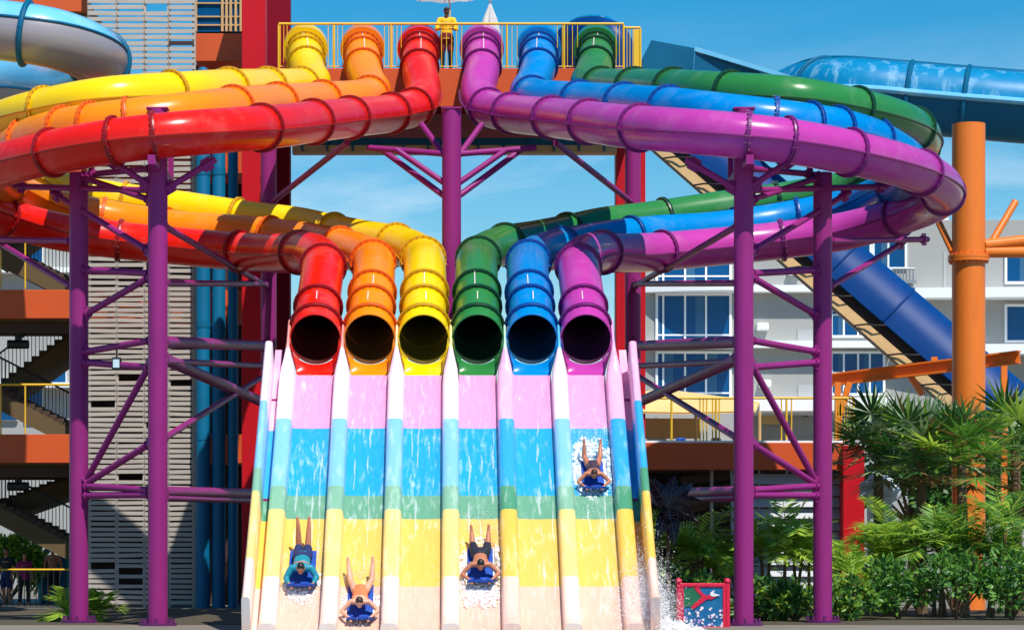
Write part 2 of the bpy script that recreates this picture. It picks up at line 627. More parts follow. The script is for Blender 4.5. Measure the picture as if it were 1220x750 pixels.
def tube_keys(k):
    """centre line for the right-hand side: photo offsets from the axis of symmetry, or metres ('m')"""
    x = LX[k]
    Yf = 58.12
    base = [lanept(x, Yf, RE), lanept(x, Yf + .75, RT + .02), lanept(x, Yf + 1.5, RT) + Vector((0, .1, -.10))]
    b = lambda dx, py, D: W(PX0 + dx, py, D)
    if k == 5:
        up = [b(37, 55, 76.5), b(37, 63, 75.1), b(37, 85, 73.6), b(33, 108, 72.3), b(40, 126.5, 71), b(66, 134, 69.7), b(113, 139.5, 66.6),
              b(163, 145, 63), b(212, 151, 60.2), b(265, 155, 58.3), b(327, 160, 57.5), b(407, 169, 57.6), b(503, 188, 59),
              b(563, 207, 61.2), b(587, 227, 63.7), b(563, 247, 66.6), b(475, 274, 68.6), b(395, 286, 69), b(315, 294, 68.7),
              b(243, 300, 67.6), b(200, 301.5, 66)]
        turn = [Vector((3.42, 64.3, 8.78)), Vector((3.0, 62.6, 8.42)), Vector((2.93, 61.1, 7.98))]
    elif k == 4:
        up = [b(105, 55, 76.5), b(105, 63, 75.1), b(104, 82, 73.7), b(99, 98, 72.6), b(92, 110, 71.4), b(106, 117, 69.9), b(143, 120, 68.2),
              b(211, 125, 64), b(265, 130, 60.9), b(323, 137, 59.1), b(407, 147, 58.9), b(466, 156, 59.8), b(515, 172, 61.6),
              b(542, 190, 63.3), b(545, 208, 65.4), b(522, 226, 68.2), b(475, 246, 70.2), b(393, 263, 70.7), b(315, 274, 70.2),
              b(243, 279, 69.3), b(183, 286, 68.2), b(143, 293, 66.8)]
        turn = [Vector((2.22, 64.9, 8.84)), Vector((1.86, 63.2, 8.46)), Vector((1.765, 61.5, 8.02))]
    else:
        up = [b(173, 55, 76.5), b(173, 63, 75.1), b(172, 78, 73.8), b(168, 90, 72.9), b(164, 99, 71.9), b(175, 103, 70.9), b(211, 105, 68),
              b(265, 107, 64), b(323, 111, 61.2), b(407, 117, 60), b(466, 127, 60.6), b(523, 141, 62), b(555, 156, 64), b(560, 172, 66.5),
              b(535, 193, 69.6), b(475, 224, 71.6), b(393, 239, 72), b(315, 250, 71.6), b(243, 261, 71), b(183, 268.5, 70.3),
              b(143, 277, 69.4), b(103, 285, 68)]
        turn = [Vector((1.32, 66.2, 9.18)), Vector((.8, 64.4, 8.78)), Vector((.63, 62.8, 8.42)), Vector((.59, 61.2, 7.98))]
    return up + turn + base[::-1]


def bend(path, i):
    a, b = path[max(0, i - 2)], path[min(len(path) - 1, i + 2)]
    p = path[i]
    t1, t2 = (p - a).normalized(), (b - p).normalized()
    return (t2 - t1).length / max(.01, (b - a).length / 2)


def flange_mesh(colour):
    m = MB()
    n = 40
    prof = [(RT - .01, -.043), (RF, -.043), (RF + .006, -.012), (RF - .012, -.006), (RF - .012, .006), (RF + .006, .012), (RF, .043), (RT - .01, .043)]
    vs, fs = [], []
    for k in range(n):
        a = 2 * math.pi * k / n
        vs += [(math.cos(a) * r, math.sin(a) * r, h) for r, h in prof]
    P = len(prof)
    for k in range(n):
        for j in range(P - 1):
            fs.append([k * P + j, ((k + 1) % n) * P + j, ((k + 1) % n) * P + j + 1, k * P + j + 1])
    m.add(vs, fs, 0, True)
    for k in range(22):
        a = 2 * math.pi * (k + .5) / 22
        c = Vector((math.cos(a), math.sin(a), 0)) * (RT + .05)
        m.tube([c - Vector((0, 0, .062)), c + Vector((0, 0, .062))], .016, 6, 1)
    o = m.build('flange', ['flange_' + colour, 'bolt_' + colour])
    me = o.data
    bpy.data.objects.remove(o)
    return me


TUBES = {}


def tube_slide(colour, k, s, label):
    keys = [Vector((p.x * s, p.y, p.z)) for p in tube_keys(k)]
    path = catmull(keys)
    TUBES[colour] = path
    root = thing('tube_slide', label, 'tube slide', (path[0].x, path[0].y, 0), 'enclosed tube slides of the racer')
    n = len(path)
    arc = [0]
    for a, b in zip(path, path[1:]):
        arc.append(arc[-1] + (b - a).length)
    tot = arc[-1]
    NS = 40

    def rad(i):
        u = max(0, min(1, (arc[i] - (tot - 1.25)) / 1.1))
        return RT + (RE - RT) * u * u * (3 - 2 * u)

    def ringpt(i, a, dr=0):
        t, sd, u = frame(path, i)
        rake = max(0, (arc[i] - (tot - 1.6)) / 1.6) * .30 * (1 + math.sin(a)) / 2
        return path[i] - t * rake + (sd * math.cos(a) + u * math.sin(a)) * (rad(i) + dr)
    # shell
    m = MB()
    vs, fs = [], []
    for i in range(n):
        t, sd, u = frame(path, i)
        for q in range(NS):
            a = 2 * math.pi * q / NS
            vs.append(ringpt(i, a))
    for i in range(n - 1):
        for q in range(NS):
            j = (q + 1) % NS
            fs.append([i * NS + q, i * NS + j, i * NS + NS + j, i * NS + NS + q])
    m.add(vs, fs, 0, True)
    m.build('tube_shell', 'fibreglass_' + colour, root)
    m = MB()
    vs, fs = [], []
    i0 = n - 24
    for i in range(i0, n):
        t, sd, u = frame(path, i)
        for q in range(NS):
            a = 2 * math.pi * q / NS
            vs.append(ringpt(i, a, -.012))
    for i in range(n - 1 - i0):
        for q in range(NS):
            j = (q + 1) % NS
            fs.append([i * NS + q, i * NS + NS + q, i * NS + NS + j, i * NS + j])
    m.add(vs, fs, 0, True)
    m.build('mouth_shade_shell', 'mouth_shade_' + colour, root)  # inner shell added to make the open mouths look dark
    # wider entry hood
    m = MB()
    hood = [path[i] for i in range(n) if arc[i] < 1.0]
    nh = len(hood)
    vs, fs = [], []
    rings = [(i, RH) for i in range(nh)] + [(nh - 1, RT - .01)]
    for i, r in rings:
        t, sd, u = frame(path, i)
        for q in range(NS):
            a = 2 * math.pi * q / NS
            vs.append(path[i] + (sd * math.cos(a) + u * math.sin(a)) * r)
    for i in range(len(rings) - 1):
        for q in range(NS):
            j = (q + 1) % NS
            fs.append([i * NS + q, i * NS + j, i * NS + NS + j, i * NS + NS + q])
    m.add(vs, fs, 0, True)
    m.build('entry_hood', 'fibreglass_' + colour, root)
    # seams along the joint of the two half shells
    def seam(i0, i1, ang, material, w=.045, h=.03):
        mm = MB()
        vs, fs = [], []
        for i in range(i0, i1):
            t, sd, u = frame(path, i)
            for rr, dd in ((RT - .01, -w / 2), (RT + h, -w / 2), (RT + h, w / 2), (RT - .01, w / 2)):
                d = sd * math.cos(ang) + u * math.sin(ang)
                e = u * math.cos(ang) - sd * math.sin(ang)
                vs.append(path[i] + d * rr + e * dd)
        for i in range(i1 - i0 - 1):
            for q in range(3):
                fs.append([i * 4 + q, i * 4 + q + 1, i * 4 + 4 + q + 1, i * 4 + 4 + q])
        if fs:
            mm.add(vs, fs, 0, False)
            mm.build('seam', material, root)
    i_in = next(i for i in range(n) if arc[i] > 4.2)
    i_out = next(i for i in range(n) if arc[i] > tot - 5.2)
    for ang in (R(-8), R(188)):
        seam(i_in, i_out, ang, 'flange_' + colour, .03, .05)
    # flanges
    me = flange_mesh(colour)
    marks = [1.0, 1.75]
    d = 2.95
    while d < tot - 1.2:
        i = min(range(n), key=lambda q: abs(arc[q] - d))
        kk = max(bend(path, q) for q in range(max(0, i - 3), min(n, i + 4)))
        marks.append(d)
        d += .95 if kk > .45 else (1.6 if kk > .34 else 3.4)
    marks = [x for x in marks if x < tot - 1.75]
    marks += [tot - 1.45, tot - .62]
    for d in marks:
        i = min(range(n), key=lambda q: abs(arc[q] - d))
        t, sd, u = frame(path, i)
        o = bpy.data.objects.new('flange', me)
        col.objects.link(o)
        o.parent = root
        k_ = rad(i) / RT
        Mx = Matrix((sd * k_, u * k_, sd.cross(u))).transposed().to_4x4()
        Mx.translation = path[i] - origin(root)
        o.matrix_local = Mx
    # short straight sections with the joint on top
    ends = sorted(marks)
    for d0, d1 in list(zip(ends, ends[1:])):
        if d1 < 4.2 or d0 > tot - 4.2:
            i0 = min(range(n), key=lambda q: abs(arc[q] - d0 - .05))
            i1 = min(range(n), key=lambda q: abs(arc[q] - d1 + .05))
            seam(i0, i1 + 1, R(90 + random.choice((-6, 0, 5))), 'seam_white', .02, .02)
    # mouth: half pipe flattening into the lane
    x = LX[k] * s
    m = MB()
    A = 31
    rows = 14
    Y0, Y1 = 58.125, bandY(447) + .002
    vs, fs, mi = [], [], []
    for r in range(rows + 1):
        u = r / rows
        Y = Y0 + (Y1 - Y0) * u
        sm = u * u * (3 - 2 * u)
        for q in range(A):
            a = R(-108 + 216 * q / (A - 1))
            cx, cz = RE * math.sin(a), RE - RE * math.cos(a)
            aa = abs(a)
            sg = 1 if a > 0 else -1
            if aa < R(62):
                fx, fz = .405 * a / R(62), .004
            else:
                fx, fz = sg * .408, .262 * (aa - R(62)) / R(46)
            vs.append(lanept(x + cx * (1 - sm) + fx * sm, Y, cz * (1 - sm) ** 1.8 + fz * (1 - (1 - sm) ** 1.8)))
    for r in range(rows):
        for q in range(A - 1):
            fs.append([r * A + q, r * A + q + 1, r * A + A + q + 1, r * A + A + q])
    m.add(vs, fs, 0, True)
    m.build('mouth', 'fibreglass_' + colour, root)
    # rim round the open end
    m = MB()
    i = n - 1
    t, sd, u = frame(path, i)
    ring = [ringpt(i, R(a), .006) for a in range(-50, 231, 8)]
    m.tube(ring, .02, 8)
    m.build('mouth_rim', 'fibreglass_' + colour, root)
    return root


tube_slide('red', 5, -1, 'red enclosed tube slide looping out past its orange neighbour to the outermost lane')
tube_slide('orange', 4, -1, 'orange enclosed tube slide running between the red and yellow tubes')
tube_slide('yellow', 3, -1, 'yellow enclosed tube slide looping above the orange and red tubes')
tube_slide('green', 3, 1, 'green enclosed tube slide looping above the blue and purple tubes')
tube_slide('blue', 4, 1, 'bright blue enclosed tube slide running between the green and purple tubes')
tube_slide('purple', 5, 1, 'pinkish purple enclosed tube slide looping out in front of the blue tube')
# ------------------------------------------------------------------ purple steel towers
COLS = {'A': (349, 58.25, 131), 'B': (443, 60.6, 206), 'C': (217, 73.0, 128)}
RC = .215


def tower(s, label):
    root = thing('support_tower', label, 'support tower', (s * W(PX0 + 349, 657, 58.25).x, 58.25, 0), 'purple steel support towers')
    X = {}
    for k, (dx, D, ytop) in COLS.items():
        p = W(PX0 + s * dx, ytop, D)
        X[k] = p.x
        m = MB()
        m.tube([(p.x, D, 0), (p.x, D, p.z)], RC, 28)
        m.build('column', 'purple_steel', root)
        m = MB()
        m.tube([(p.x, D, 0), (p.x, D, .06)], .42, 20)
        for a in range(8):
            an = math.pi * a / 4
            m.tube([(p.x + .34 * math.cos(an), D + .34 * math.sin(an), .05), (p.x + .34 * math.cos(an), D + .34 * math.sin(an), .16)], .03, 6)
        m.build('base_plate', 'steel_dark', root)
    p = W(PX0 + s * 349, 131, 58.25)
    m = MB()
    m.box((p.x - .235, 58.25 - .2, p.z), (p.x + .235, 58.25 + .2, p.z + .035))
    m.build('cap_plate', 'purple_steel', root)

    def P(dx, y, c):
        D = COLS[c][1] if isinstance(c, str) else c
        return W(PX0 + s * dx, y, D)

    def brace(a, b, r, name='brace'):
        p, q = P(*a), P(*b)
        m = MB()
        m.tube([p, q], r, 16)
        t = (q - p).normalized()
        for e, sg in ((p, 1), (q, -1)):                   # bolted end flange
            c = e + t * sg * .34
            m.tube([c - t * .02, c + t * .02], r * 1.4, 14)
            m.bar(e + t * sg * .1, e + t * sg * .33, .03, r * 4.2)
        m.build(name, 'purple_steel', root)
    for a, b in [((349, 407, 'A'), (217, 412, 'C')), ((349, 586, 'A'), (217, 588, 'C'))]:
        brace(a, b, .135, 'beam')
    brace((349, 424, 'A'), (217, 482, 'C'), .135, 'beam')
    for a, b in [((345, 337, 'A'), (217, 338, 'C')), ((345, 267, 'A'), (217, 342, 'C')), ((345, 524, 'A'), (217, 444, 'C')),
                 ((345, 430, 'A'), (217, 436, 'C')), ((345, 593, 'A'), (217, 596, 'C')),
                 ((349, 404, 'A'), (443, 420, 'B')), ((349, 438, 'A'), (443, 431, 'B')), ((353, 424, 'A'), (441, 584, 'B')),
                 ((352, 524, 'A'), (441, 580, 'B')), ((349, 589, 'A'), (443, 590, 'B')), ((349, 584, 'A'), (443, 578, 'B')),
                 ((349, 326, 'A'), (443, 321, 'B')), ((352, 326, 'A'), (441, 378, 'B'))]:
        brace(a, b, .075)
    for a, b in [((349, 227, 'A'), (518, 222, 62.4)), ((475, 229, 61.4), (354, 302, 'A')), ((446, 287, 'B'), (568, 285, 65.6)),
                 ((446, 345, 'B'), (540, 288, 65.4)), ((346, 229, 'A'), (280, 190, 58.0)), ((352, 226, 'A'), (412, 186, 58.0)),
                 ((349, 200, 'A'), (434, 208, 'B')), ((352, 240, 'A'), (443, 210, 'B'))]:
        brace(a, b, .07)
    brace((518, 223, 62.4), (524, 204, 62.5), .07)
    # cross arm and saddles under the three upper tubes
    ax = p.x
    m = MB()
    m.bar((ax, 57.0, 9.95), (ax, 60.9, 9.95), .16, .2)
    m.build('cross_arm', 'purple_steel', root)
    cols = ('red', 'orange', 'yellow') if s < 0 else ('purple', 'blue', 'green')
    for c in cols[:1]:
        q = min(TUBES[c], key=lambda v: abs(v.x - ax) + abs(v.y - 58) * .2)
        m = MB()
        m.bar((ax, q.y, 9.9), (ax, q.y, q.z - RT + .02), .14, .12, up=(0, 1, 0))
        m.build('saddle', 'purple_steel', root)
    for c in cols[1:]:
        q = min(TUBES[c], key=lambda v: abs(v.x - ax) + abs(v.y - 60) * .2)
        m = MB()
        yy = max(q.y, 58.62)
        m.bar((ax, yy, 9.9), (ax, yy, q.z - RT * .8), .12, .12, up=(0, 1, 0))
        m.build('saddle', 'purple_steel', root)
    return root


tower(-1, 'purple steel support tower of braced columns under the red, orange and yellow tubes')
tower(1, 'purple steel support tower of braced columns under the green, blue and purple tubes')

root = thing('support_column', 'single purple steel column with raking struts standing between the yellow and green tubes', 'column', (0, 66, 0))
m = MB()
ct = W(538, 131, 66)
m.tube([(ct.x, 66, 0), (ct.x, 66, ct.z)], .235, 28)
m.build('column', 'purple_steel', root)
m = MB()
m.box((ct.x - .25, 65.75, ct.z), (ct.x + .25, 66.25, ct.z + .04))
m.build('cap_plate', 'purple_steel', root)
for s in (-1, 1):
    for a, b, D in [((0, 240), (82, 179), 67.0), ((0, 224), (66, 178), 66.4), ((0, 197), (36, 148), 67.0), ((0, 184), (100, 176), 66.8)]:
        m = MB()
        m.tube([W(538 + s * a[0], a[1], 66), W(538 + s * b[0], b[1], D)], .075, 14)
        m.build('brace', 'purple_steel', root)
    m = MB()
    m.tube([W(538 + s * 217, 243, 73), W(538 + s * 124, 170, 67.5)], .08, 14)
    o = m.build('raking_strut', 'purple_steel')
    o2 = tag(o, 'purple raking strut rising to the %s tube bend from the back column' % ('red' if s < 0 else 'purple'), 'strut', 'raking struts')

# ------------------------------------------------------------------ start platform
DZ = W(0, 82, 74.9).z
xl, xr = W(331, 0, 74.9).x, W(764, 0, 74.9).x
root = thing('start_platform', 'high orange edged start platform carrying the six tube entries', 'platform', (0, 78, 0))
m = MB()
m.box((xl, 74.9, DZ - .16), (xr, 83, DZ - .02), bev=.01)
m.build('deck', 'concrete', root)
m = MB()
m.box((xl - .02, 74.82, W(0, 127, 74.8).z), (xr + .02, 74.9, DZ), bev=.01)
m.build('fascia', 'orange_paint', root)
m = MB()
m.box((xl, 76.2, W(0, 134, 76).z), (xr, 82.9, DZ - .16))
m.build('underframe', 'maroon_paint', root)
z0, z1 = W(0, 182, 77).z, W(0, 173, 77).z
m = MB()
m.box((W(348, 0, 77).x, 77, z0), (W(735, 0, 77).x, 77.5, z1))
m.build('lower_beam', 'tan_paint', root)
m = MB()
m.box((W(350, 0, 77).x, 77.05, z1), (W(733, 0, 77).x, 77.4, z1 + .22))
for px in range(360, 735, 30):
    m.tube([W(px, 180, 76.96), W(px, 164, 76.96)], .03, 6)
m.build('lower_walkway', 'teal_gel', root)
for px0, px1, D, top, mt in ((288, 316, 75.5, -80, 'red_paint'), (317.5, 345, 79.5, -70, 'maroon_paint'), (734, 769, 78.5, 132, 'red_paint')):
    a, b = W(px0, top, D), W(px1, top, D)
    m = MB()
    m.box((a.x, D, 0), (b.x, D + .8, a.z), bev=.015)
    m.build('pillar', mt, root)

root = thing('guard_railing', 'yellow guard railing along the front of the high start platform', 'railing', (0, 75, DZ))
zt = W(0, 28.5, 75).z
m = MB()
m.tube([(xl + .02, 75, zt), (W(743, 0, 75).x, 75, zt)], .035, 10)
m.build('top_rail', 'yellow_rail', root)
m = MB()
zs = W(0, 33, 75).z
m.tube([(W(744, 0, 75).x, 75.02, zs), (W(763, 0, 75).x, 75.02, zs)], .035, 10)
m.build('end_rail', 'yellow_rail', root)
for px in (332, 398, 466, 604, 672, 743, 763):
    x = W(px, 0, 75).x
    m = MB()
    m.tube([(x, 75, DZ - .02), (x, 75, (zs if px > 750 else zt) - .03)], .03, 8)
    m.build('post', 'yellow_rail', root)
for a, b in ((334, 342), (391, 408), (458, 478), (526, 550), (598, 616), (664, 688), (734, 742)):
    m = MB()
    x0, x1 = W(a, 0, 75).x, W(b, 0, 75).x
    k = max(2, int((x1 - x0) / .115))
    for i in range(k + 1):
        x = x0 + (x1 - x0) * i / k
        m.tube([(x, 75, DZ + .06), (x, 75, zt - .03)], .011, 6)
    m.tube([(x0 - .03, 75, DZ + .08), (x1 + .03, 75, DZ + .08)], .015, 6)
    m.build('baluster_panel', 'yellow_rail', root)
m = MB()
for px in (747, 750.5, 754):
    x = W(px, 0, 75).x
    m.tube([(x, 75.02, DZ), (x, 75.02, zs)], .012, 6)
x0, x1 = W(755, 0, 75).x, W(764, 0, 75).x
m.box((x0, 75.0, DZ), (x1, 75.03, zs - .05))
m.build('end_panel', 'yellow_rail', root)

# open and folded parasols on the platform
root = thing('parasol', 'open white parasol shading the lifeguard on the high platform', 'parasol', (W(536, 0, 75.45).x, 75.45, DZ), 'white parasols on the platform')
px_ = W(536, 0, 75.62).x
ze_ = W(0, -13.0, 75.3).z
m = MB()
m.tube([(px_, 75.62, DZ - .02), (px_, 75.62, DZ + 1.9), (px_ - .15, 76.25, ze_ + .5)], .022, 10)
m.build('pole', 'tan_paint', root)
m = MB()
m.tube([(px_, 75.62, DZ - .02), (px_, 75.62, DZ + .1)], [.28, .22], 16)
m.build('base', 'concrete', root)
m = MB()
ze = W(0, -13.0, 75.3).z
PC = 76.25
vs = [Vector((px_ - .15, PC, ze + .52))]
n = 48
for r in (.35, .7, 1.0):
    for k in range(n):
        a = 2 * math.pi * k / n
        sag = .04 * (1 - abs(math.cos(a * 4))) * r
        vs.append(Vector((px_ - .15 + 1.03 * r * math.cos(a), PC + 1.03 * r * math.sin(a), ze + .5 * (1 - r ** 1.25) + sag)))
fs = [[0, 1 + k, 1 + (k + 1) % n] for k in range(n)]
for j in range(2):
    fs += [[1 + j * n + k, 1 + (j + 1) * n + k, 1 + (j + 1) * n + (k + 1) % n, 1 + j * n + (k + 1) % n] for k in range(n)]
m.add(vs, fs, 0, True)
m.build('canopy', 'white_canvas', root, sharp=180)
for k in range(8):
    a = math.pi * k / 4
    m = MB()
    m.tube([(px_ - .15, PC, ze + .49), (px_ - .15 + 1.02 * math.cos(a), PC + 1.02 * math.sin(a), ze)], .01, 5)
    m.build('rib', 'grey_metal', root)

root = thing('parasol', 'folded white parasol behind the purple tube entry', 'parasol', (W(584, 0, 76.9).x, 76.9, DZ), 'white parasols on the platform')
x, y = W(584, 0, 76.9).x, 76.9
zt2, zb2 = W(0, 5, 76.9).z, W(0, 44, 76.9).z
m = MB()
m.tube([(x, y, DZ - .02), (x, y, zt2 + .12)], .025, 8)
m.build('pole', 'grey_metal', root)
m = MB()
vs, fs = [], []
n = 32
for j, (u, r) in enumerate(((0, .03), (.15, .07), (.4, .15), (.7, .22), (.92, .25), (1, .22))):
    for k in range(n):
        a = 2 * math.pi * k / n
        rr = r * (1 + .22 * math.cos(8 * a))
        vs.append((x + rr * math.cos(a), y + rr * math.sin(a), zt2 + (zb2 - zt2) * u))
for j in range(5):
    for k in range(n):
        fs.append([j * n + k, (j + 1) * n + k, (j + 1) * n + (k + 1) % n, j * n + (k + 1) % n])
m.add(vs, fs, 0, True)
m.ball((x, y, zt2 + .12), .05)
m.build('folded_canopy', 'white_canvas', root)

# dark blue flume curling behind the green entry
root = thing('flume', 'dark blue flume curling over behind the green tube entry', 'water slide', (W(705, 0, 79).x, 79, DZ))
pth = catmull([W(668, 100, 81), W(669, 66, 81), W(682, 45, 80.5), W(706, 39, 80), W(730, 45, 79.5), W(740, 66, 79.5), W(741, 100, 79.5)], .15)
m = MB()
m.tube(pth, .46, 28)
m.build('flume_shell', 'dark_blue_gel', root)
m = MB()
q = [p + Vector((0, -.02, .47)) for p in pth if W(674, 0, 80).x < p.x < W(736, 0, 80).x]
m.tube(q, .07, 8)
m.build('top_lip', 'aqua_gel', root)

# ------------------------------------------------------------------ other slides around
root = thing('curved_slide', 'pale blue and grey curved tube slide above the yellow tube', 'water slide', (W(60, 0, 66).x, 66, 0))
pth = catmull([W(-260, 60, 69), W(-170, 28, 65.5), W(-80, 30, 63.6), W(0, 36, 62.9), W(60, 45, 62.9), W(103, 60, 63.8), W(122, 84, 66.5), W(95, 100, 70.5), W(30, 96, 74.5), W(-60, 98, 76.5), W(-200, 110, 78)], .3)
RB = .70
NS = 40
for nm, a0, a1, mt in (('upper_shell', -20, 160, 'light_blue_gel'), ('lower_shell', 160, 340, 'grey_gel')):
    m = MB()
    vs, fs = [], []
    K = 25
    for i in range(len(pth)):
        t, sd, u = frame(pth, i)
        for q in range(K):
            a = R(a0 + (a1 - a0) * q / (K - 1))
            vs.append(pth[i] + (-sd * math.cos(a) + u * math.sin(a)) * RB)
    for i in range(len(pth) - 1):
        for q in range(K - 1):
            fs.append([i * K + q, i * K + q + 1, i * K + K + q + 1, i * K + K + q])
    m.add(vs, fs, 0, True)
    m.build(nm, mt, root)
for a in (-20, 160):
    m = MB()
    q = []
    for i in range(len(pth)):
        t, sd, u = frame(pth, i)
        q.append(pth[i] + (-sd * math.cos(R(a)) + u * math.sin(R(a))) * (RB + .01))
    m.tube(q, .035, 8)
    m.build('seam', 'teal_gel', root)
for tx in (-150, -40, 56, 125):
    i = min(range(len(pth) // 2 + 6), key=lambda k: abs(pth[k].x - W(tx, 0, 66).x))
    t, sd, u = frame(pth, i)
    m = MB()
    ring = [pth[i] + (sd * math.cos(a * math.pi / 18) + u * math.sin(a * math.pi / 18)) * (RB + .03) for a in range(37)]
    m.tube(ring, .07, 8, caps=False)
    m.build('flange', 'teal_gel', root)

root = thing('blue_tube_slide', 'short light blue tube slide under the pale blue curve', 'water slide', (W(30, 0, 77).x, 77, 0))
m = MB()
pth2 = catmull([W(-60, 150, 78), W(-10, 124, 77), W(20, 108, 76), W(46, 97, 76), W(80, 96, 77.5), W(120, 110, 79)], .25)
m.tube(pth2, .42, 24)
m.build('tube_shell', 'light_blue_gel', root)
m = MB()
i = len(pth2) // 2 - 3
m.tube(pth2[i:i + 2], .48, 24)
m.build('flange', 'teal_gel', root)
root = thing('blue_tube_slide', 'grey rimmed blue chute at the far left beneath the pale blue curve', 'water slide', (W(0, 0, 79).x, 79, 0))
m = MB()
m.tube(catmull([W(-70, 70, 80), W(-20, 84, 79), W(10, 92, 79), W(30, 120, 79), W(20, 150, 80)], .25), .5, 24)
m.build('tube_shell', 'dark_blue_gel', root)

# teal open troughs behind on the right
def trough(root, pts, w, hb, hf, mt_in, mt_out, rim, name='trough'):
    """open channel along pts: tall back wall, lower front wall, flat floor; all walls 6 cm thick"""
    path = [Vector(p) for p in pts]
    for nm, o0, z0, z1, m_ in (('back_wall', w, 0, hb, mt_in), ('front_wall', 0, -.1, hf, mt_out)):
        m = MB()
        for a, b in zip(path, path[1:]):
            t = (b - a).normalized()
            n = Vector((-t.y, t.x, 0)).normalized()
            if n.y < 0:
                n = -n
            d = n * o0
            for_ = [(a + d, b + d)]
            for p, q in for_:
                vs = [p + Vector((0, 0, z0)), q + Vector((0, 0, z0)), q + Vector((0, 0, z1)), p + Vector((0, 0, z1))]
                vs += [v + n * .06 for v in vs]
                m.add(vs, [[0, 1, 2, 3], [7, 6, 5, 4], [0, 4, 5, 1], [1, 5, 6, 2], [2, 6, 7, 3], [3, 7, 4, 0]])
        m.build(nm, m_, root)
        m = MB()
        q = []
        for k, a in enumerate(path):
            t = (path[min(k + 1, len(path) - 1)] - path[max(0, k - 1)]).normalized()
            n = Vector((-t.y, t.x, 0)).normalized()
            if n.y < 0:
                n = -n
            q.append(a + n * (o0 + .03) + Vector((0, 0, z1)))
        m.tube(q, .07, 8)
        m.build('rim', rim if nm == 'front_wall' else mt_out, root)
    m = MB()
    for a, b in zip(path, path[1:]):
        t = (b - a).normalized()
        n = Vector((-t.y, t.x, 0)).normalized()
        if n.y < 0:
            n = -n
        vs = [a, b, b + n * w, a + n * w]
        vs = vs + [v - Vector((0, 0, .08)) for v in vs]
        m.add(vs, [[0, 1, 2, 3], [7, 6, 5, 4], [0, 4, 5, 1], [1, 5, 6, 2], [2, 6, 7, 3], [3, 7, 4, 0]])
    m.build('floor', mt_in, root)


# large closed flume: upper half coloured as sunlit, flange lip, lower half coloured as shaded
root = thing('ribbed_flume', 'broad aqua ribbed flume with its underside coloured dark teal for shade behind the green tube', 'water slide', (W(1070, 0, 86).x, 86, 0))
pth3 = catmull([W(925, 128, 93), W(948, 119, 89.5), W(975, 112, 87.2), W(1010, 111, 86), W(1085, 117, 85.5), W(1165, 124, 85), W(1250, 131, 84.6), W(1340, 138, 84)], .3)
RB3 = 1.12
FAC = [R(a_) for a_ in (0, 14, 30, 48, 66, 82, 98, 114, 132, 150, 166, 180)]
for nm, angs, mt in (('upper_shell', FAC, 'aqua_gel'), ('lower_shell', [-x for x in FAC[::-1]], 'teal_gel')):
    m = MB()
    vs, fs = [], []
    K = len(angs)
    for i in range(len(pth3)):
        t, sd, u = frame(pth3, i)
        for a_ in angs:
            vs.append(pth3[i] + (sd * math.cos(a_) + u * math.sin(a_)) * RB3)
    for i in range(len(pth3) - 1):
        for q in range(K - 1):
            fs.append([i * K + q, i * K + q + 1, i * K + K + q + 1, i * K + K + q])
    m.add(vs, fs, 0, True)
    m.build(nm, mt, root)
for a_ in (0, 180):
    m = MB()
    q = []
    for i in range(len(pth3)):
        t, sd, u = frame(pth3, i)
        q.append(pth3[i] + (sd * math.cos(R(a_)) + u * math.sin(R(a_))) * (RB3 + .05))
    m.tube(q, .11, 8)
    m.build('flange_lip', 'light_blue_gel', root)
m = MB()
q = []
for i in range(len(pth3)):
    t, sd, u = frame(pth3, i)
    q.append(pth3[i] + Vector((0, .35, RB3 + .03)))
m.tube(q, .12, 8)
m.build('top_lip', 'teal_gel', root)
for tx in (990, 1078, 1152, 1240):
    i = min(range(len(pth3)), key=lambda k: abs(pth3[k].x - W(tx, 0, 85.5).x))
    t, sd, u = frame(pth3, i)
    m = MB()
    m.tube([pth3[i] + (sd * math.cos(a_ * math.pi / 18) + u * math.sin(a_ * math.pi / 18)) * (RB3 + .02) for a_ in range(37)], .085, 8, caps=False)
    m.build('rib', 'teal_gel', root)

root = thing('angular_flume', 'dark teal boxy flume descending behind the green tube to the aqua flume', 'water slide', (W(850, 0, 88).x, 88, 0))
for nm, poly, D0, mt in (('side_panel', [(766, 68), (776, 48), (828, 57.5), (824, 100), (766, 100)], 88, 'teal_gel'),
                         ('front_wall', [(828.5, 62), (945, 95), (945, 120), (824.5, 100)], 87.4, 'teal_gel')):
    m = MB()
    k = len(poly)
    vs = [W(x, y, D0) for x, y in poly]
    vs += [v + Vector((0, 1.9 if nm == 'side_panel' else .1, 0)) for v in vs]
    m.add(vs, [list(range(k))[::-1], list(range(k, 2 * k))] + [[i, (i + 1) % k, (i + 1) % k + k, i + k] for i in range(k)])
    m.build(nm, mt, root)
m = MB()
m.bar(W(828, 59, 87.5), W(950, 96, 87.0), .3, .14)
m.build('rim', 'light_blue_gel', root)

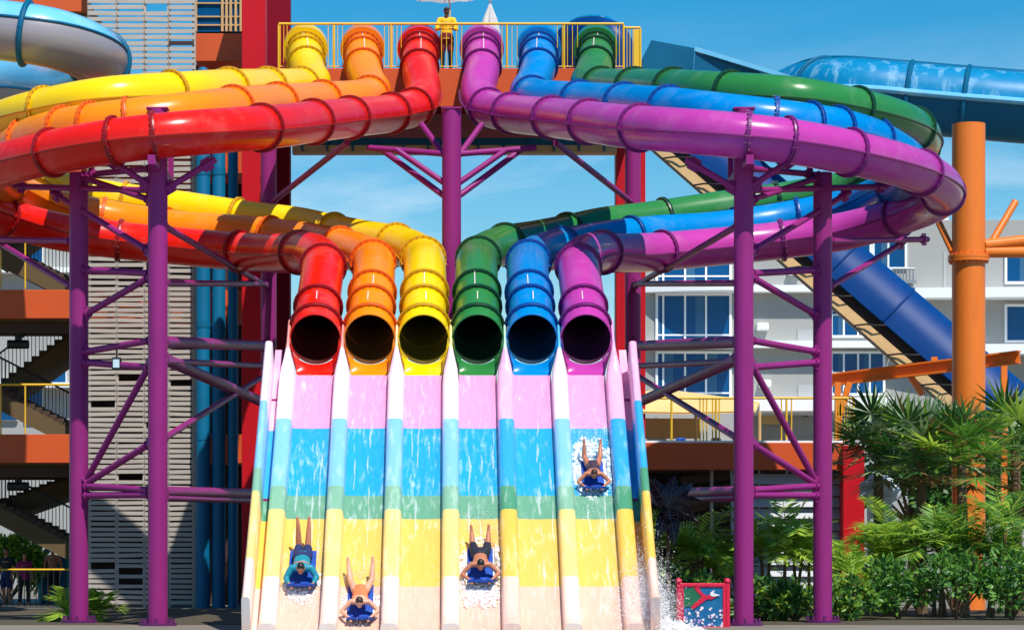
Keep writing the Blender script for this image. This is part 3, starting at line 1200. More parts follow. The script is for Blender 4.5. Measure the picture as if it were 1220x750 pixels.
# steep dark blue flume falling to the right
root = thing('steep_flume', 'steep dark blue covered flume with a tan underside falling behind the purple towers', 'water slide', (W(960, 0, 84).x, 84, 0))
a, b = W(745, 112, 90), W(1190, 497, 82)
t = (b - a).normalized()
back = Vector((0, 1, 0))
up = t.cross(back)
if up.z < 0:
    up = -up
S = 38.0
m = MB()
prof = [(-.12, -.15), (-.12, .0)] + [(1.1 - 1.25 * math.cos(math.pi * k / 20) , .12 + 1.55 * math.sin(math.pi * k / 20)) for k in range(1, 20)] + [(2.3, -.15)]
vs = [p + back * y + up * z for p in (a, b) for y, z in prof]
n = len(prof)
m.add(vs, [[k, (k + 1) % n, (k + 1) % n + n, k + n] for k in range(n)], 0, True)
m.add(vs, [list(range(n))[::-1], list(range(n, 2 * n))])
m.build('flume_body', 'dark_blue_gel', root)
Lg = (b - a).length
m = MB()
for k in range(1, 7):
    c = a + t * (Lg * k / 7)
    m.tube([c + back * (y - .02) * 1.0 + up * (z + .01) for y, z in prof[:13]], .045, 6)
m.build('ribs', 'dark_blue_gel', root)
m = MB()
m.bar(a - up * .72 + back * .0, b - up * .72, .1, .34, up=back.cross(t))
m.bar(a - up * .60 + back * .9, b - up * .60 + back * .9, 1.6, .1, up=up)
m.build('underside', 'tan_paint', root)
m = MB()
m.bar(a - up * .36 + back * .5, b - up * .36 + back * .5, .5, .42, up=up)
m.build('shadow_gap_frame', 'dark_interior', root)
for k in range(2, 11):
    c = a + t * (Lg * k / 11.5)
    m = MB()
    m.tube([c - up * .2 - back * .25 + t * .5, c - up * .45 - back * .3 + t * .25, c - up * .62 - back * .2, c - up * .92 - back * .1 - t * .25], .03, 6)
    m.build('cable', 'cable_black', root)
m = MB()
m.tube([a - up * .93 - back * .08, b - up * .93 - back * .08], .035, 6)
m.build('edge_pipe', 'cable_black', root)

# orange steel column, beam and braces at the right
root = thing('steel_column', 'thick orange steel column with a bolted flange ring at the right', 'column', (W(1153, 0, 74).x, 74, 0))
oc = W(1154, 148, 74)
m = MB()
m.tube([(oc.x, 74, 0), (oc.x, 74, oc.z)], .455, 32)
m.build('shaft', 'orange_steel', root)
zf = W(0, 308, 74).z
m = MB()
for dz in (-.045, .045):
    m.tube([(oc.x, 74, zf + dz - .04), (oc.x, 74, zf + dz + .04)], .56, 32)
for k in range(20):
    an = 2 * math.pi * k / 20
    m.tube([(oc.x + .51 * math.cos(an), 74 + .51 * math.sin(an), zf - .14), (oc.x + .51 * math.cos(an), 74 + .51 * math.sin(an), zf + .14)], .022, 6)
m.build('flange_ring', 'orange_steel', root)
for p_, q_ in (((1135, 300), (1119, 266)), ((1172, 305), (1210, 240)), ((1172, 292), (1260, 282)), ((1172, 300), (1260, 300))):
    m = MB()
    m.tube([W(p_[0], p_[1], 74), W(q_[0], q_[1], 74.6)], .1 if q_[0] < 1250 else .16, 12)
    m.build('bracket_arm', 'orange_steel', root)
root = thing('steel_beam', 'long orange steel beam running to the orange column', 'beam', (W(1060, 0, 78).x, 78, 0))
a, b = W(985, 453, 79), W(1215, 425, 76.4)
for dz in (-.16, .16):
    m = MB()
    m.bar(a + Vector((0, 0, dz)), b + Vector((0, 0, dz)), .3, .05)
    m.build('chord', 'orange_steel', root)
m = MB()
m.bar(a, b, .05, .30)
m.build('web', 'orange_steel', root)
for p_, q_ in (((1000, 495), (1012, 455)), ((1099, 470), (1082, 444)), ((1113, 442), (1113, 425)), ((998, 560), (998, 455)), ((1196, 640), (1196, 430))):
    m = MB()
    m.bar(W(p_[0], p_[1], 78), W(q_[0], q_[1], 78), .17, .17, up=(0, 1, 0))
    m.build('brace', 'orange_steel', root)
# ------------------------------------------------------------------ ground
m = MB()
m.add([(-900, -60, 0), (900, -60, 0), (900, 3000, 0), (-900, 3000, 0)], [[0, 1, 2, 3]])
tag(m.build('ground', 'ground_paving'), kind='structure')
m = MB()
m.add([(-9, 36, .004), (9, 36, .004), (9, 50.6, .004), (-9, 50.6, .004)], [[0, 1, 2, 3]])
tag(m.build('water', 'pool_water'), kind='structure')
mat('soil', (74, 66, 48), .95, var=.3, scale=3, bump=.5)
m = MB()
for (x0, y0, x1, y1) in ((4.6, 58.9, 22, 75), (-14, 58.9, -4.6, 75), (-4.6, 58.9, 4.6, 75)):  # dark soil, spread under the whole slide to cut light bounced off the ground
    m.add([(x0, y0, .006), (x1, y0, .006), (x1, y1, .006), (x0, y1, .006)], [[0, 1, 2, 3]])
tag(m.build('ground_bed', 'soil'), kind='structure')


def bx(px0, py0, px1, py1, D, depth):
    a, b = W(px0, py1, D), W(px1, py0, D)
    return (a.x, D, a.z), (b.x, D + depth, b.z)


def part(name, mt, parent, *boxes, bev=0):
    m = MB()
    for bb in boxes:
        m.box(bb[0], bb[1], bev=bev)
    return m.build(name, mt, parent)


# ------------------------------------------------------------------ hotel at the right, far behind
HD = 140
root = thing('hotel_building', 'white hotel with tall blue windows and pale balcony ledges behind the right tower', 'building', (W(980, 0, HD).x, HD, 0))
lo, hi = bx(766, 262, 1330, 650, HD, 14)
part('wall', 'white_wall', root, ((lo[0], HD, 0), hi))
lo2, hi2 = bx(1060, 250, 1130, 262, HD + .5, 10)
part('roof_parapet', 'white_band', root, (lo2, hi2))


def ledge(px0, px1, py0, py1, D=HD, out=1.0, bow=0):
    m = MB()
    K = 14
    vs = []
    for k in range(K + 1):
        u = k / K
        px = px0 + (px1 - px0) * u
        o = out + bow * math.sin(u * math.pi * .5)
        for z_, y_ in ((py1, 0), (py1, o), (py0, o), (py0, 0)):
            x, z = W(px, z_, D).x, W(px, z_, D).z
            vs.append((x, D - y_, z))
    fs = []
    for k in range(K):
        for j in range(4):
            fs.append([k * 4 + j, (k + 1) * 4 + j, (k + 1) * 4 + (j + 1) % 4, k * 4 + (j + 1) % 4])
    fs += [[3, 2, 1, 0], [K * 4, K * 4 + 1, K * 4 + 2, K * 4 + 3]]
    m.add(vs, fs)
    return m.build('balcony_ledge', 'white_band', root)


def window(px0, py0, px1, py1, mulls, trans=(), D=HD):
    fr = MB()
    lo, hi = bx(px0, py0, px1, py1, D - .12, .14)
    t = .13
    fr.box((lo[0] - t, lo[1], lo[2] - t), (lo[0], hi[1], hi[2] + t))
    fr.box((hi[0], lo[1], lo[2] - t), (hi[0] + t, hi[1], hi[2] + t))
    fr.box((lo[0], lo[1], hi[2]), (hi[0], hi[1], hi[2] + t))
    fr.box((lo[0], lo[1], lo[2] - t), (hi[0], hi[1], lo[2]))
    for x in mulls:
        X = W(x, 0, D).x
        fr.box((X - .05, lo[1] + .01, lo[2]), (X + .05, hi[1], hi[2]))
    for y in trans:
        Z = W(0, y, D).z
        fr.box((lo[0], lo[1] + .02, Z - .04), (hi[0], hi[1], Z + .04))
    f = fr.build('window', 'white_frame', root)
    p = MB()
    p.box((lo[0], D - .06, lo[2]), (hi[0], D + .01, hi[2]))
    p.build('pane', 'glass_blue', f)
    rnd = random.Random(int(px0 * 7 + py0))
    xs = [px0] + list(mulls) + [px1]
    for a_, b_ in zip(xs, xs[1:]):
        if rnd.random() < .4:
            k = MB()
            u0 = a_ + (b_ - a_) * rnd.choice((0.05, .5))
            lo_, hi_ = bx(u0, py0 + .5, u0 + (b_ - a_) * .42, py1 - .5, D - .075, .012)
            k.box(lo_, hi_)
            k.build('curtain', 'curtain_grey', f)


mat('curtain_grey', (40, 92, 128), .5)
for y0, y1 in ((268, 335), (352, 405), (421, 474)):
    window(784, y0, 869, y1, (790, 816, 841), ((y1 - 6),))
    window(992, y0 + (20 if y0 < 300 else 0), 1036 if y0 < 300 else 1052, y1 - 6, (1005, 1022) if y0 < 300 else (1005, 1022, 1036), (y1 - 30,))
window(1042, 272, 1078, 318, (1058,))
window(1200, 290, 1290, 335, (1230, 1260))
window(1200, 365, 1290, 405, (1230, 1260))
for (a, b, y0, y1, o, bw) in ((766, 875, 339, 349, .5, 1.2), (766, 875, 407, 416, .5, 1.2), (766, 875, 476, 486, .6, 1.2),
                              (876, 1062, 341, 349, .8, 0), (876, 1062, 407, 415, .8, 0), (876, 1062, 474, 484, .8, 0),
                              (1064, 1330, 345, 357, 1.0, .8), (1064, 1330, 412, 424, 1.0, .8)):
    ledge(a, b, y0, y1, out=o, bow=bw)
m = MB()
for px in range(1064, 1092, 4):
    m.tube([W(px, 320, HD - .8), W(px, 334, HD - .8)], .04, 5)
m.tube([W(1064, 320, HD - .8), W(1090, 320, HD - .8)], .06, 5)
m.box(*bx(1062, 333, 1092, 337, HD - .9, .9))
m.build('balcony_railing', 'grey_metal', root)
for px, py in ((902, 384), (940, 318), (1112, 396), (905, 452)):
    part('air_conditioner', 'white_band', root, bx(px, py, px + 14, py + 9, HD - .5, .5), bev=.05)
for bb in (bx(950, 392, 972, 407, HD - .05, .05), bx(951, 458, 972, 472, HD - .05, .05), bx(1124, 300, 1127, 345, HD - .04, .04)):
    part('wall_panel', 'grey_panel', root, bb)

# ------------------------------------------------------------------ lounge deck building, right
BD = 76
root = thing('deck_building', 'orange edged deck building with grey louvres and a red corner pillar behind the right tower', 'building', (W(890, 0, BD).x, BD, 0))
part('fascia', 'orange_paint', root, bx(766, 527, 1004, 559, BD, .3), bev=.01)
lo, hi = bx(766, 530, 1004, 559, BD + .3, 9)
part('deck_floor', 'concrete', root, ((lo[0], BD + .3, hi[2] - .3), hi))
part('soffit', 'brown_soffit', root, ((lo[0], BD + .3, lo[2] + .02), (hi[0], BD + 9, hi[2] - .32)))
lo, hi = bx(1004.5, 530, 1030, 700, BD - .3, .9)
part('pillar', 'red_paint', root, ((lo[0], lo[1], 0), hi), bev=.015)
part('kerb_cap', 'white_band', root, bx(766, 524.5, 1004, 526.9, BD + .02, .25))
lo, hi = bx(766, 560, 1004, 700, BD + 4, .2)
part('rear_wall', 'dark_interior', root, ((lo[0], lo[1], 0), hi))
m = MB()
a, b = W(872, 559, BD + .3), W(1004, 559, BD + .3)
z = .05
while z < a.z - .05:
    M = Matrix.Translation((0, BD + .42, z)) @ Matrix.Rotation(R(56), 4, 'X')
    m.box((a.x, -.17, -.012), (b.x, .17, .012), M=M)
    z += .33
m.build('louvre_panel', 'louver_grey', root)
m = MB()
for px in (872, 905, 938, 971):
    x = W(px, 0, BD + .4).x
    m.box((x - .03, BD + .5, 0), (x + .03, BD + .56, a.z))
m.build('louvre_frame', 'grey_metal', root)
m = MB()
for k, (y0, y1) in enumerate(((572, 566), (590, 580), (608, 596), (628, 612), (646, 630))):
    m.bar(W(812, y0, BD + 1.8), W(870, y1, BD + .6), .06, .22)
m.build('side_louvre', 'brown_soffit', root)
m = MB()
m.tube([W(848, 559, BD + .8), W(848, 657 + 66, BD + .8)], .05, 8)
m.build('downpipe', 'grey_metal', root)

# deck railing
root = thing('guard_railing', 'yellow railing along the orange edged deck at the lower right', 'railing', (W(890, 0, BD).x, BD + .15, 0))
zr, zb = W(0, 474, BD + .15).z, W(0, 526, BD + .15).z
m = MB()
m.tube([W(766, 474, BD + .15), W(1018, 474, BD + .15)], .035, 10)
m.build('top_rail', 'yellow_rail', root)
for k, g in enumerate(((834, 842), (849, 857), (931, 943), (996, 1016))):
    m = MB()
    x0, x1 = W(g[0], 0, BD + .15).x, W(g[1], 0, BD + .15).x
    q = 2 if k < 3 else 6
    for i in range(q + 1):
        x = x0 + (x1 - x0) * i / q
        m.tube([(x, BD + .15, zb), (x, BD + .15, zr - .03)], .02 if k < 3 else .016, 6)
    m.build('baluster_panel', 'yellow_rail', root)
for px in (800, 853, 888, 937, 985, 1017):
    x = W(px, 0, BD + .15).x
    m = MB()
    m.tube([(x, BD + .15, zb - .02), (x, BD + .15, zr - .03)], .032, 8)
    m.build('post', 'yellow_rail', root)
for k, px in enumerate((811, 853, 940, 1004)):
    m = MB()
    lo, hi = bx(px - 5, 521, px + 6, 526, BD + .22, .25)
    m.box(lo, hi, bev=.03)
    o = tag(m.build('float_bag', 'mat_blue', loc=((lo[0] + hi[0]) / 2, BD + .3, lo[2])),
            ['blue bag lying by the deck rail nearest the slide', 'blue bag at the foot of the paired yellow bars', 'blue bag by the deck rail between the purple columns', 'blue bag below the end bars of the deck rail'][k], 'bag', 'blue bags along the deck rail')

# awning and lounge behind the railing
root = thing('lounge_shelter', 'cream sail awning over a grey lounge shelter on the orange deck', 'shelter', (W(840, 0, 82).x, 82, 0))
m = MB()
P4 = [W(766, 466, 79), W(792, 463, 84), W(905, 478, 82), W(900, 489, 79), W(815, 491, 78.4), W(766, 490, 78.4)]
c = sum(P4, Vector()) / 6 + Vector((0, 0, .1))
ring2 = [(p + c) / 2 + Vector((0, 0, .04)) for p in P4]
vs = P4 + ring2 + [c]
fs = [[k, (k + 1) % 6, 6 + (k + 1) % 6, 6 + k] for k in range(6)] + [[6 + k, 6 + (k + 1) % 6, 12] for k in range(6)]
vs2 = [v - Vector((0, 0, .05)) for v in vs]
m.add(vs + vs2, fs + [[13 + i for i in f][::-1] for f in fs], 0, True)
m.build('sail_canopy', 'cream_canvas', root)
lo, hi = bx(766, 490, 990, 527, 84.5, .3)
part('rear_wall', 'grey_panel', root, ((lo[0], lo[1], lo[2] - .2), hi))
part('low_curtain', 'tan_paint', root, bx(766, 498, 835, 522, 82, .1))
part('slab_roof', 'white_band', root, bx(905, 480, 1000, 489, 81.5, 4))
for px in (829, 905, 998):
    m = MB()
    m.tube([W(px, 489, 81), W(px, 527, 81)], .05, 8)
    m.build('post', 'tan_paint', root)
part('window', 'cream_canvas', root, bx(908, 484, 935, 505, 84.3, .15))
part('vent', 'cable_black', root, bx(958, 492, 962, 496, 84.4, .08))

# ------------------------------------------------------------------ stair building, left
root = thing('stair_building', 'orange banded open stair building behind the left tower', 'building', (W(30, 0, 80).x, 80, 0))
for y0, y1 in ((-20, 14), (172, 206), (345, 379), (517, 551)):
    part('fascia', 'orange_paint', root, bx(-90, y0, 104, y1, 77.5, .25), bev=.01)
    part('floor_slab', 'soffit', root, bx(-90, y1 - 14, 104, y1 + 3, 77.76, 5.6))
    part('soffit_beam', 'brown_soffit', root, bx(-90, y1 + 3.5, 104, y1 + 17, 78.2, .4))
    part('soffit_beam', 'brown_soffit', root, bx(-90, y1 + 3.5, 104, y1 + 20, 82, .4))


def flight(px0, py0, px1, py1, D, wid, n=11):
    """a stair flight from lower point to upper point: soffit slab with real steps"""
    a, b = W(px0, py0, D), W(px1, py1, D)
    m = MB()
    for k in range(n):
        x0, x1 = a.x + (b.x - a.x) * k / n, a.x + (b.x - a.x) * (k + 1) / n
        z0, z1 = a.z + (b.z - a.z) * k / n, a.z + (b.z - a.z) * (k + 1) / n
        m.box((min(x0, x1), D + .02, z0 - .05), (max(x0, x1) + .02, D + wid - .02, z1))
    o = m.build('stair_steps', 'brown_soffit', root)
    m = MB()
    vs = []
    for yy in (D, D + wid):
        vs += [Vector((a.x, yy, a.z - .62)), Vector((b.x, yy, b.z - .62)), Vector((b.x, yy, b.z - .08)), Vector((a.x, yy, a.z - .08))]
    m.add(vs, [[0, 1, 2, 3], [7, 6, 5, 4], [0, 4, 5, 1], [1, 5, 6, 2], [2, 6, 7, 3], [3, 7, 4, 0]])
    m.build('stringer', 'soffit', root)
    m = MB()
    u = Vector((0, 0, 1))
    for yy in (D + .05,):
        p, q = Vector((a.x, yy, a.z)), Vector((b.x, yy, b.z))
        m.tube([p + u * .95, q + u * .95], .03, 8)
        for k in range(n * 2 + 1):
            c = p + (q - p) * k / (n * 2)
            m.tube([c, c + u * .95], .012, 5)
    m.build('stair_railing', 'cable_black', root)


for y in (172, 345, 517):
    k = 0 if y < 500 else 36
    flight(-8, y + 118 - k, 92, y + 46, 81.2, 2.6)
    flight(92, y + 166 - k, -2, y + 118 - k, 78.9, 2.0)
    part('landing', 'brown_soffit', root, bx(-60, y + 112 - k, -2, y + 124 - k, 78.9, 5))
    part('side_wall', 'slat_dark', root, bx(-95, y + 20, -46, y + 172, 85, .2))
for y in (172, 345):
    m = MB()
    zz = W(0, y + 113, 78).z
    m.tube([W(-90, y + 113, 78), W(104, y + 113, 78)], .035, 8)
    for px in (-60, -30, 1, 30, 104):
        m.tube([W(px, y + 113, 78), W(px, y + 172, 78)], .025, 6)
    m.build('landing_rail', 'yellow_rail', root)
for px, py in ((22, 410), (-30, 412), (22, 579)):
    m = MB()
    c = W(px, py, 78.6)
    m.tube([c + Vector((-.32, 0, 0)), c + Vector((.3, 0, 0))], .13, 12)
    m.box((c.x - .1, c.y - .05, c.z + .1), (c.x + .1, c.y + .05, c.z + .45))
    m.build('floodlight', 'cable_black', root)
for px in (-88, 100):
    lo, hi = bx(px - 6, 0, px + 6, 700, 78.1, .5)
    part('pillar', 'yellow_rail' if px > 0 else 'tan_paint', root, ((lo[0], lo[1], 0), hi))

# slatted screen tower
root = thing('slatted_screen', 'tall taupe slatted timber screen left of the blue pipes', 'screen', (W(168, 0, 77).x, 77, 0))
zt = W(0, -40, 77).z
for k, (p0, p1) in enumerate(((105, 138.5), (139.5, 171.5), (172.5, 200.5), (201.5, 232))):
    m = MB()
    x0, x1 = W(p0, 0, 77).x, W(p1, 0, 77).x
    z = .1
    rnd = random.Random(k)
    while z < zt:
        gap = rnd.random() < .03
        if not gap:
            h_ = .115 if z > 11 else .105
            yy = 76.985 + rnd.uniform(-.006, .006)
            m.bar((x0, yy, z + h_ / 2 + rnd.uniform(-.012, .012)), (x1, yy, z + h_ / 2 + rnd.uniform(-.012, .012)), .026, h_ * rnd.uniform(.94, 1.04))
        z += .172 if z > 9 else .150
    m.build('slat_panel', 'slat_wood', root)
for px in (106, 139, 172, 201, 231):
    m = MB()
    x = W(px, 0, 77).x
    m.box((x - .05, 77.01, 0), (x + .05, 77.12, zt))
    m.build('post', 'slat_wood', root)
for y0, y1, mt in ((517, 560, 'slat_dark'), (345, 385, 'orange_paint'), (172, 206, 'orange_paint')):
    part('floor_edge', mt, root, bx(104.5, y0, 232, y1, 77.6, 6))
lo, hi = bx(104.5, 206, 232, 700, 83.5, .2)
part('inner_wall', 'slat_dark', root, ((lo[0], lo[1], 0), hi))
part('dark_gap', 'slat_dark', root, bx(201, 49, 231, 54, 76.95, .012))

# glazed lift front with orange lintel
root = thing('glazed_block', 'dark blue glazed block with an orange lintel beside the red pillar', 'building', (W(260, 0, 78).x, 78, 0))
lo, hi = bx(233, -60, 288, 38, 78, 3)
part('wall', 'glass_blue', root, (lo, hi))
m = MB()
for px in (233.5, 265, 270, 275, 281, 287):
    x = W(px, 0, 77.95).x
    m.box((x - .035, 77.9, lo[2]), (x + .035, 77.99, hi[2]))
for y in (30, 20, 4):
    z = W(0, y, 77.95).z
    m.box((lo[0], 77.93, z - .02), (hi[0], 77.985, z + .02))
m.build('mullions', 'tan_paint', root)
part('lintel', 'orange_paint', root, bx(232.5, 40, 288, 73, 77.6, 3.4), bev=.01)
lo, hi = bx(232.5, 77, 288, 700, 82, .3)
part('rear_wall', 'slat_dark', root, ((lo[0], lo[1], 0), hi))
for y0, y1 in ((172, 206), (345, 379), (517, 551)):
    part('floor_edge', 'orange_paint', root, bx(232.5, y0, 288, y1, 79.5, 2.4))
for k, (p0, p1) in enumerate(((233.5, 250.5), (252.5, 268.5), (271.5, 283.5))):
    D = 76.6
    x, r = W((p0 + p1) / 2, 0, D).x, (p1 - p0) / 2 / F * D
    m = MB()
    top = W(0, 80 + 2 * k, D).z
    m.tube([(x, D, 0), (x, D, top - r), (x, D, top - r * .35), (x, D, top)], [r, r, r * .8, r * .25], 24)
    for y in (205, 386 + 3 * k, 520):
        z = W(0, y, D).z
        m.tube([(x, D, z - .1), (x, D, z + .1)], r * 1.06, 24)
    o = m.build('drain_pipe', 'teal_pipe', loc=(x, D, 0))
    tag(o, ['fat teal vertical pipe beside the slatted screen', 'teal vertical pipe between its two neighbours', 'slim teal vertical pipe nearest the red pillar'][k], 'pipe', 'teal vertical pipes')

# pale building far behind the stairs
root = thing('pale_building', 'pale glazed building glimpsed through the stair levels at the far left', 'building', (W(20, 0, 120).x, 120, 0))
lo, hi = bx(-130, 240, 150, 650, 120, 10)
part('wall', 'white_wall', root, ((lo[0], 120, 0), hi))
for (a, b, y0, y1) in ((-110, -70, 300, 330), (-8, 50, 292, 312), (-110, -70, 430, 455), (28, 48, 440, 455), (30, 50, 463, 500), (-10, 20, 470, 500), (58, 78, 440, 462)):
    m = MB()
    lo, hi = bx(a - 1, y0 - 1, b + 1, y1 + 1, 119.85, .16)
    m.box(lo, hi)
    f = m.build('window', 'white_frame', root)
    m = MB()
    lo, hi = bx(a, y0, b, y1, 119.8, .06)
    m.box(lo, hi)
    m.build('pane', 'glass_blue', f)
for y0 in (318, 455):
    part('ledge', 'white_band', root, bx(-130, y0, 150, y0 + 6, 119.2, .8))

# lower left railing, arch board
root = thing('guard_railing', 'low dark railing with a yellow top rail in front of three people', 'railing', (W(35, 0, 79).x, 79, 0))
m = MB()
m.tube([W(-120, 678, 79), W(100, 678, 79)], .03, 8)
m.build('top_rail', 'yellow_rail', root)
m = MB()
for px in range(-118, 100, 7):
    x = W(px, 0, 79).x
    m.tube([(x, 79, 0), (x, 79, W(0, 678, 79).z)], .013, 6)
m.build('baluster_panel', 'cable_black', root)
root = thing('arch_board', 'teal arch board behind the person at the lower left', 'arch', (W(66, 0, 83.5).x, 83.5, 0))
m = MB()
c = W(66, 0, 83.5).x
pts = [Vector((c + .42 * math.cos(a) * (1.0), 83.5, 1.25 + .5 * math.sin(a))) for a in [math.pi * k / 16 for k in range(17)]]
pts = [Vector((c + .46, 83.5, .0)), Vector((c + .44, 83.5, .7))] + pts + [Vector((c - .44, 83.5, .7)), Vector((c - .46, 83.5, 0))]
m.tube(pts, .09, 10)
m.build('arch_frame', 'teal_arch', root)
m = MB()
m.box((c - .38, 83.55, 0), (c + .38, 83.6, 1.5))
m.build('back_panel', 'teal_pipe', root)

# small floodlight hanging on the left tower
root = thing('hanging_lamp', 'small grey lamp box hung from a brace of the left tower', 'lamp', tuple(W(139, 432, 59.3)))
c = W(139, 432, 59.3)
m = MB()
m.box((c.x - .1, 59.22, c.z - .16), (c.x + .1, 59.4, c.z + .12), bev=.015)
m.tube([(c.x, 59.3, c.z + .1), (c.x, 59.3, c.z + .3)], .02, 6)
m.build('housing', 'cable_black', root)
m = MB()
m.box((c.x - .07, 59.205, c.z - .11), (c.x + .07, 59.218, c.z + .07))
m.build('lens', 'lamp_face', root)

# framed picture board by the pool
root = thing('picture_board', 'red framed board with a sea picture beside the foot of the slide', 'sign', (W(837, 0, 57).x, 57, 0))
D = 57
for px in (808.5, 866.5):
    m = MB()
    x = W(px, 0, D).x
    m.tube([(x, D, 0), (x, D, W(0, 695, D).z)], .06, 10)
    m.ball((x, D, W(0, 692, D).z), .075)
    m.build('post', 'sign_red', root)
lo, hi = bx(809, 694, 867, 757, D - .05, .1)
m = MB()
m.box((lo[0], lo[1], hi[2] - .09), hi, bev=.02)
m.box((lo[0], lo[1], lo[2] + .12), (hi[0], hi[1], lo[2] + .2), bev=.02)
for x in (lo[0] + .04, hi[0] - .1):
    m.box((x, lo[1] + .005, lo[2] + .12), (x + .06, hi[1] - .005, hi[2] - .05))
m.build('frame', 'sign_red', root)
m = MB()
m.box((lo[0] + .08, D - .02, lo[2] + .16), (hi[0] - .08, D + .02, hi[2] - .08))
panel = m.build('panel', 'sign_sea', root)


def flat(name, pts, mt, y):
    m = MB()
    vs = [Vector((W(a, b, D).x, y, W(a, b, D).z)) for a, b in pts]
    k = len(vs)
    vs += [v + Vector((0, .008, 0)) for v in vs]
    m.add(vs, [list(range(k)), list(range(2 * k - 1, k - 1, -1))] + [[i, k + i, k + (i + 1) % k, (i + 1) % k] for i in range(k)])
    m.build(name, mt, panel)


flat('painted_wave', [(814, 702), (826, 699), (834, 704), (836, 712), (830, 719), (822, 722), (814, 722)], 'sign_green', D - .034)
flat('painted_fish', [(827, 700), (832, 698), (836, 705), (842, 709), (848, 706), (856, 709), (848, 713), (842, 713), (834, 719), (826, 725), (823, 722), (832, 714), (836, 710), (831, 705)], 'sign_red', D - .046)
flat('painted_spray', [(846, 705), (851, 702), (850, 706), (858, 708), (851, 710), (846, 709)], 'sign_white', D - .058)
m = MB()
rnd = random.Random(5)
for k in range(60):
    a, b = rnd.uniform(815, 862), 745 - abs(rnd.gauss(0, 11))
    if b < 717:
        continue
    p = W(a, b, D)
    r = rnd.uniform(.012, .035)
    m.tube([(p.x, D - .03 - k * .0002, p.z), (p.x, D - .018, p.z)], r, 9, mi=rnd.choice((0, 0, 1)))
tag(m.build('foam_pattern', ['sign_white', 'sign_lilac'], panel), kind='stuff')
# ------------------------------------------------------------------ plants
LEAVES = ['leaf_light', 'leaf_mid', 'leaf_dark']


def leaf_strip(m, base, tip, wid, nrm, mi, droop=0):
    base, tip = Vector(base), Vector(tip)
    d = tip - base
    sd = d.cross(nrm)
    sd = sd.normalized() if sd.length > 1e-6 else Vector((1, 0, 0))
    mid = base + d * .45 + Vector((0, 0, droop))
    m.add([base, mid + sd * wid, tip, mid - sd * wid], [[0, 1, 2], [0, 2, 3]], mi)


def feather(m, rnd, o, az, el, L, droop, nl=22, ll=.42, mi_bias=0):
    """one feather frond: arching midrib with paired leaflets"""
    pts = []
    d = Vector((math.cos(az) * math.cos(el), math.sin(az) * math.cos(el), math.sin(el)))
    p = Vector(o)
    K = 12
    for k in range(K + 1):
        pts.append(p.copy())
        d = (d + Vector((0, 0, -droop / K))).normalized()
        p = p + d * (L / K)
    m.tube(pts, [.018 - .001 * k for k in range(K + 1)], 5, 0, caps=False)
    for k in range(nl):
        u = .14 + .86 * k / nl
        f = u * K
        i = min(K - 1, int(f))
        c = pts[i].lerp(pts[i + 1], f - i)
        t = (pts[i + 1] - pts[i]).normalized()
        sd = t.cross(Vector((0, 0, 1))).normalized()
        up = sd.cross(t)
        l = ll * (.45 + .9 * math.sin(math.pi * (u * .85 + .1))) * rnd.uniform(.85, 1.1)
        for s in (-1, 1):
            dd = (sd * s * .8 + t * .55 + up * rnd.uniform(.05, .4)).normalized()
            tip = c + dd * l + Vector((0, 0, -.25 * l * rnd.uniform(.4, 1.2)))
            mi = min(2, max(0, rnd.choice((0, 1, 1, 2)) + mi_bias))
            leaf_strip(m, c, tip, .028, up, mi)


def feather_palm(name, pos, label, group, seed, h=2.2, n=9, L=1.5, stems=3, bias=0):
    rnd = random.Random(seed)
    root = thing(name, label, 'palm', pos, group)
    m, tr = MB(), MB()
    for s in range(stems):
        b = Vector(pos) + Vector((rnd.uniform(-.35, .35), rnd.uniform(-.35, .35), 0)) * (stems > 1)
        hh = h * rnd.uniform(.55, 1.0)
        top = b + Vector((rnd.uniform(-.2, .2), rnd.uniform(-.2, .2), hh))
        tr.tube([b, b.lerp(top, .5) + Vector((rnd.uniform(-.05, .05), 0, 0)), top], [.06, .045, .035], 8)
        for k in range(n):
            feather(m, rnd, top, 2 * math.pi * k / n + rnd.uniform(-.3, .3), rnd.uniform(.35, 1.25), L * rnd.uniform(.8, 1.15), rnd.uniform(.9, 1.7), mi_bias=bias)
    m.build('crown', LEAVES, root)
    tr.build('trunk', 'trunk_bark', root)
    return root


